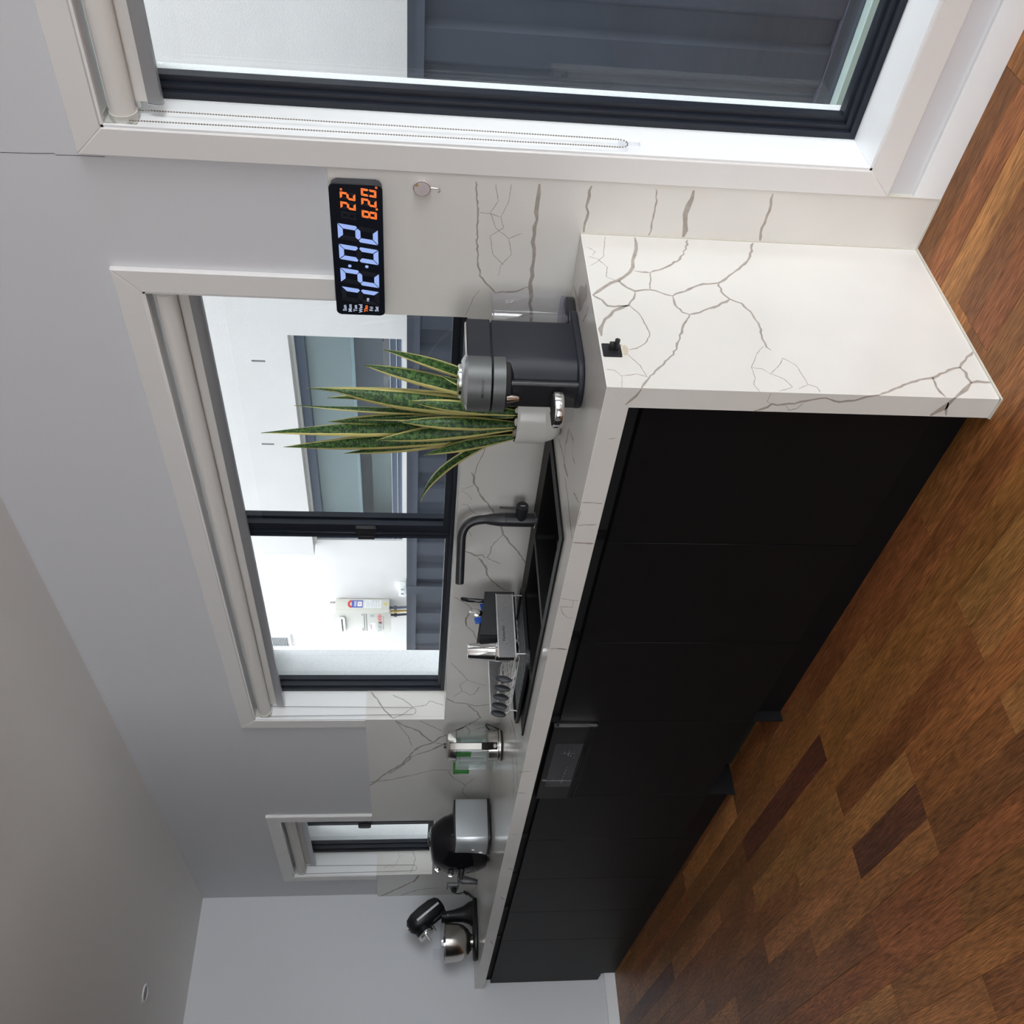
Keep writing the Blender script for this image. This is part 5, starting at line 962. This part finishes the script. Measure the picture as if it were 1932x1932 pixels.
b_ = MB(); b_.tube(bez((FX+0.02, FYY-0.150, 1.045), (FX+0.02, FYY-0.175, 1.05), (FX+0.02, FYY-0.195, 1.052), (FX+0.02, FYY-0.205, 1.046), 6), [0.016]*7, 12, flat=1.2); b_.prism([(FYY-0.222, 0.966), (FYY-0.204, 0.963), (FYY-0.196, 0.985), (FYY-0.192, 1.020), (FYY-0.178, 1.036), (FYY-0.180, 1.068), (FYY-0.206, 1.068), (FYY-0.218, 1.040)], FX+0.004, FX+0.036, 'x', 0.004); b_.build('handle', M['black'], fr)

# ------------------------------------------------------------------ power outlet with plug and cord
po = thing('power_outlet', 'double power outlet on the splashback between the deep fryer and the stand mixer', 'power outlet', (-4.88, 0, 1.04))
b_ = MB(); b_.prism(rrect(-4.935, -4.822, 1.000, 1.078, 0.004), -0.010, -0.0005, 'y', 0.002); b_.build('faceplate', mat('glossy_outlet_plate', (0.30, 0.31, 0.31), 0.15), po)
for x in (-4.915, -4.895): b_ = MB(); b_.box(x-0.006, x+0.006, -0.0125, -0.0095, 1.058, 1.068, 0.001, 1); b_.build('switch', M['white'], po)
b_ = MB(); b_.box(-4.855, -4.828, -0.0125, -0.0095, 1.008, 1.070, 0.001, 1); b_.build('white_cover', M['white'], po)
pg = thing('power_plug', 'black plug and looped cord hanging from the power outlet to the stand mixer', 'plug', (-4.90, -0.03, ZC))
b_ = MB(); b_.M = Matrix.Translation((-4.905, -0.024, 1.030)); b_.lathe([(0.016, 0.013), (0.019, 0.006), (0.019, -0.006), (0.013, -0.016)], (0, 0, 0), 20, 'y'); b_.M = Matrix.Identity(4); b_.build('plug_body', M['black'], pg)
b_ = MB(); b_.tube(bez((-4.905, -0.04, 1.026), (-4.905, -0.055, 1.010), (-4.900, -0.045, 0.985), (-4.87, -0.05, 0.965), 8)+bez((-4.85, -0.055, 0.955), (-4.83, -0.06, 0.945), (-4.83, -0.08, 0.930), (-4.80, -0.105, 0.909), 8)+bez((-4.78, -0.12, 0.9045), (-4.75, -0.13, 0.9045), (-4.73, -0.14, 0.9045), (-4.70, -0.155, 0.908), 5), 0.0036, 8); b_.build('cord', M['black'], pg)
b_ = MB(); b_.tube(bez((-4.87, -0.05, 0.965), (-4.86, -0.055, 0.95), (-4.88, -0.075, 0.93), (-4.84, -0.10, 0.9085), 8)+bez((-4.82, -0.11, 0.9045), (-4.80, -0.12, 0.9045), (-4.76, -0.13, 0.9045), (-4.71, -0.15, 0.908), 5), 0.0036, 8); b_.tube([(-4.868, -0.047, 0.968), (-4.862, -0.066, 0.945)], 0.009, 10); b_.build('cord_loop', M['black'], pg)

# ------------------------------------------------------------------ stand mixer, head tilted back
MX = -4.690
mx = thing('stand_mixer', 'black stand mixer with its head tilted back over a steel bowl and clear splash guard', 'stand mixer', (MX, -0.33, ZC))
M['mixer'] = mat('mixer_enamel', (0.008, 0.008, 0.010), 0.42, spec=0.35)
b_ = MB(); o_ = []
for (y, hw) in ((-0.155, 0.045), (-0.165, 0.062), (-0.22, 0.078), (-0.30, 0.085), (-0.40, 0.098), (-0.46, 0.090), (-0.500, 0.055), (-0.512, 0.0)): o_.append((MX+hw, y))
o_ = o_[:-1]+[(MX, -0.512)]+[(2*MX-x, y) for x, y in o_[:-1][::-1]]
b_.prism(o_, ZC+0.0005, ZC+0.026, 'z', 0.008, 3); b_.build('foot', M['mixer'], mx)
b_ = MB(); rows = []
for z, yf, ybk, hw in ((ZC+0.02, -0.325, -0.160, 0.070), (ZC+0.05, -0.300, -0.170, 0.058), (0.985, -0.287, -0.195, 0.048), (1.045, -0.285, -0.215, 0.046), (1.085, -0.290, -0.222, 0.047), (1.118, -0.288, -0.225, 0.047)):
    rows.append([b_._v((MX+hw*cos(a)*(1 if abs(cos(a)) < .7 else 1), (yf+ybk)/2+(ybk-yf)/2*sin(a), z)) for a in [2*pi*k/20 for k in range(20)]])
for A_, B_ in zip(rows, rows[1:]):
    for k in range(20): b_._f((A_[k], A_[(k+1) % 20], B_[(k+1) % 20], B_[k]))
b_._f(rows[0][::-1]); b_._f(rows[-1]); b_.build('column', M['mixer'], mx)
# head frame: local -Y runs from the hinge end to the attachment hub
HM = Matrix.Translation((MX, -0.215, 1.155)) @ Matrix.Rotation(radians(-52), 4, 'X')
b_ = MB(); b_.M = HM
rings = [(0.055, 0.012), (0.050, 0.034), (0.035, 0.050), (0.0, 0.060), (-0.07, 0.062), (-0.13, 0.058), (-0.165, 0.046), (-0.182, 0.024)]
rows = [[b_._v((r*1.02*cos(a), y*1.06, r*1.12*sin(a)+0.012)) for a in [2*pi*k/28 for k in range(28)]] for y, r in rings]
for A_, B_ in zip(rows, rows[1:]):
    for k in range(28): b_._f((A_[k], A_[(k+1) % 28], B_[(k+1) % 28], B_[k]))
b_._f(rows[0][::-1]); b_._f(rows[-1]); b_.M = Matrix.Identity(4); b_.build('motor_head', M['mixer'], mx)
b_ = MB(); b_.M = HM; b_.smooth = False
b_.box(0.060, 0.0650, -0.135, 0.03, 0.004, 0.018, 0.001, 1); b_.M = Matrix.Identity(4); b_.build('trim_band', M['silver'], mx)
b_ = MB(); b_.M = HM; b_.box(-0.065, -0.060, -0.135, 0.03, 0.004, 0.018, 0.001, 1); b_.M = Matrix.Identity(4); b_.build('trim_band', M['silver'], mx)
b_ = MB(); b_.M = HM; b_.tube([(0.058, -0.055, 0.010), (0.072, -0.055, 0.010)], 0.0065, 12); b_.M = Matrix.Identity(4); b_.build('speed_knob', M['chrome'], mx); b_ = MB(); b_.M = HM; b_.tube([(0, -0.180, 0.020), (0, -0.200, 0.020)], 0.014, 16); b_.M = Matrix.Identity(4); b_.build('hub_cover', M['chrome'], mx)
b_ = MB(); b_.M = HM; b_.lathe([(0.034, -0.020), (0.050, -0.040), (0.050, -0.082)], (0, -0.128, 0), 28); b_.M = Matrix.Identity(4); b_.build('planetary_housing', M['mixer'], mx)
b_ = MB(); b_.M = HM; b_.lathe([(0.0506, -0.064), (0.0530, -0.070), (0.0530, -0.080), (0.0506, -0.084)], (0, -0.128, 0), 28); b_.M = Matrix.Identity(4); b_.build('drip_ring', M['chrome'], mx)
b_ = MB(); b_.M = HM; b_.tube([(0.018, -0.135, -0.080), (0.018, -0.135, -0.128)], 0.0065, 10); b_.M = Matrix.Identity(4); b_.build('beater_shaft', M['chrome'], mx)
b_ = MB(); b_.M = HM; b_.box(-0.034, 0.034, -0.06, 0.045, -0.055, -0.005, 0.012); b_.tube([(0.03, -0.07, -0.045), (0.03, -0.075, -0.10)], 0.003, 6); b_.M = Matrix.Identity(4); b_.build('hinge_block', M['mixer'], mx)
b_ = MB(); b_.tube([(MX+0.040, -0.258, 1.080), (MX+0.0495, -0.258, 1.080)], 0.006, 12); b_.build('hinge_pin', M['chrome'], mx)
BX, BY = MX, -0.405
b_ = MB(); b_.lathe([(0.050, ZC+0.027), (0.052, ZC+0.030), (0.046, ZC+0.036), (0.050, ZC+0.042), (0.075, ZC+0.058), (0.096, ZC+0.085), (0.106, ZC+0.12), (0.110, ZC+0.16), (0.111, ZC+0.195), (0.114, ZC+0.198), (0.114, ZC+0.201), (0.109, ZC+0.199), (0.104, ZC+0.12), (0.07, ZC+0.06), (0.0, ZC+0.05)], (BX, BY, 0), 48, caps=False); b_.build('bowl', mat('bowl_steel', (0.60, 0.58, 0.54), 0.2, 1.0), mx)
b_ = MB(); b_.lathe([(0.113, ZC+0.199), (0.1165, ZC+0.203), (0.116, ZC+0.222), (0.100, ZC+0.228), (0.062, ZC+0.230)], (BX, BY, 0), 48, caps=False); b_.prism([(BX-0.03, BY-0.04), (BX+0.03, BY-0.04), (BX+0.04, BY-0.085), (BX-0.04, BY-0.085)], ZC+0.222, ZC+0.272, 'z'); b_.build('splash_guard', M['clear'], mx)
b_ = MB(); b_.box(BX+0.105, BX+0.119, BY-0.03, BY+0.005, ZC+0.198, ZC+0.210, 0.002, 1); b_.build('guard_clip', M['black'], mx)
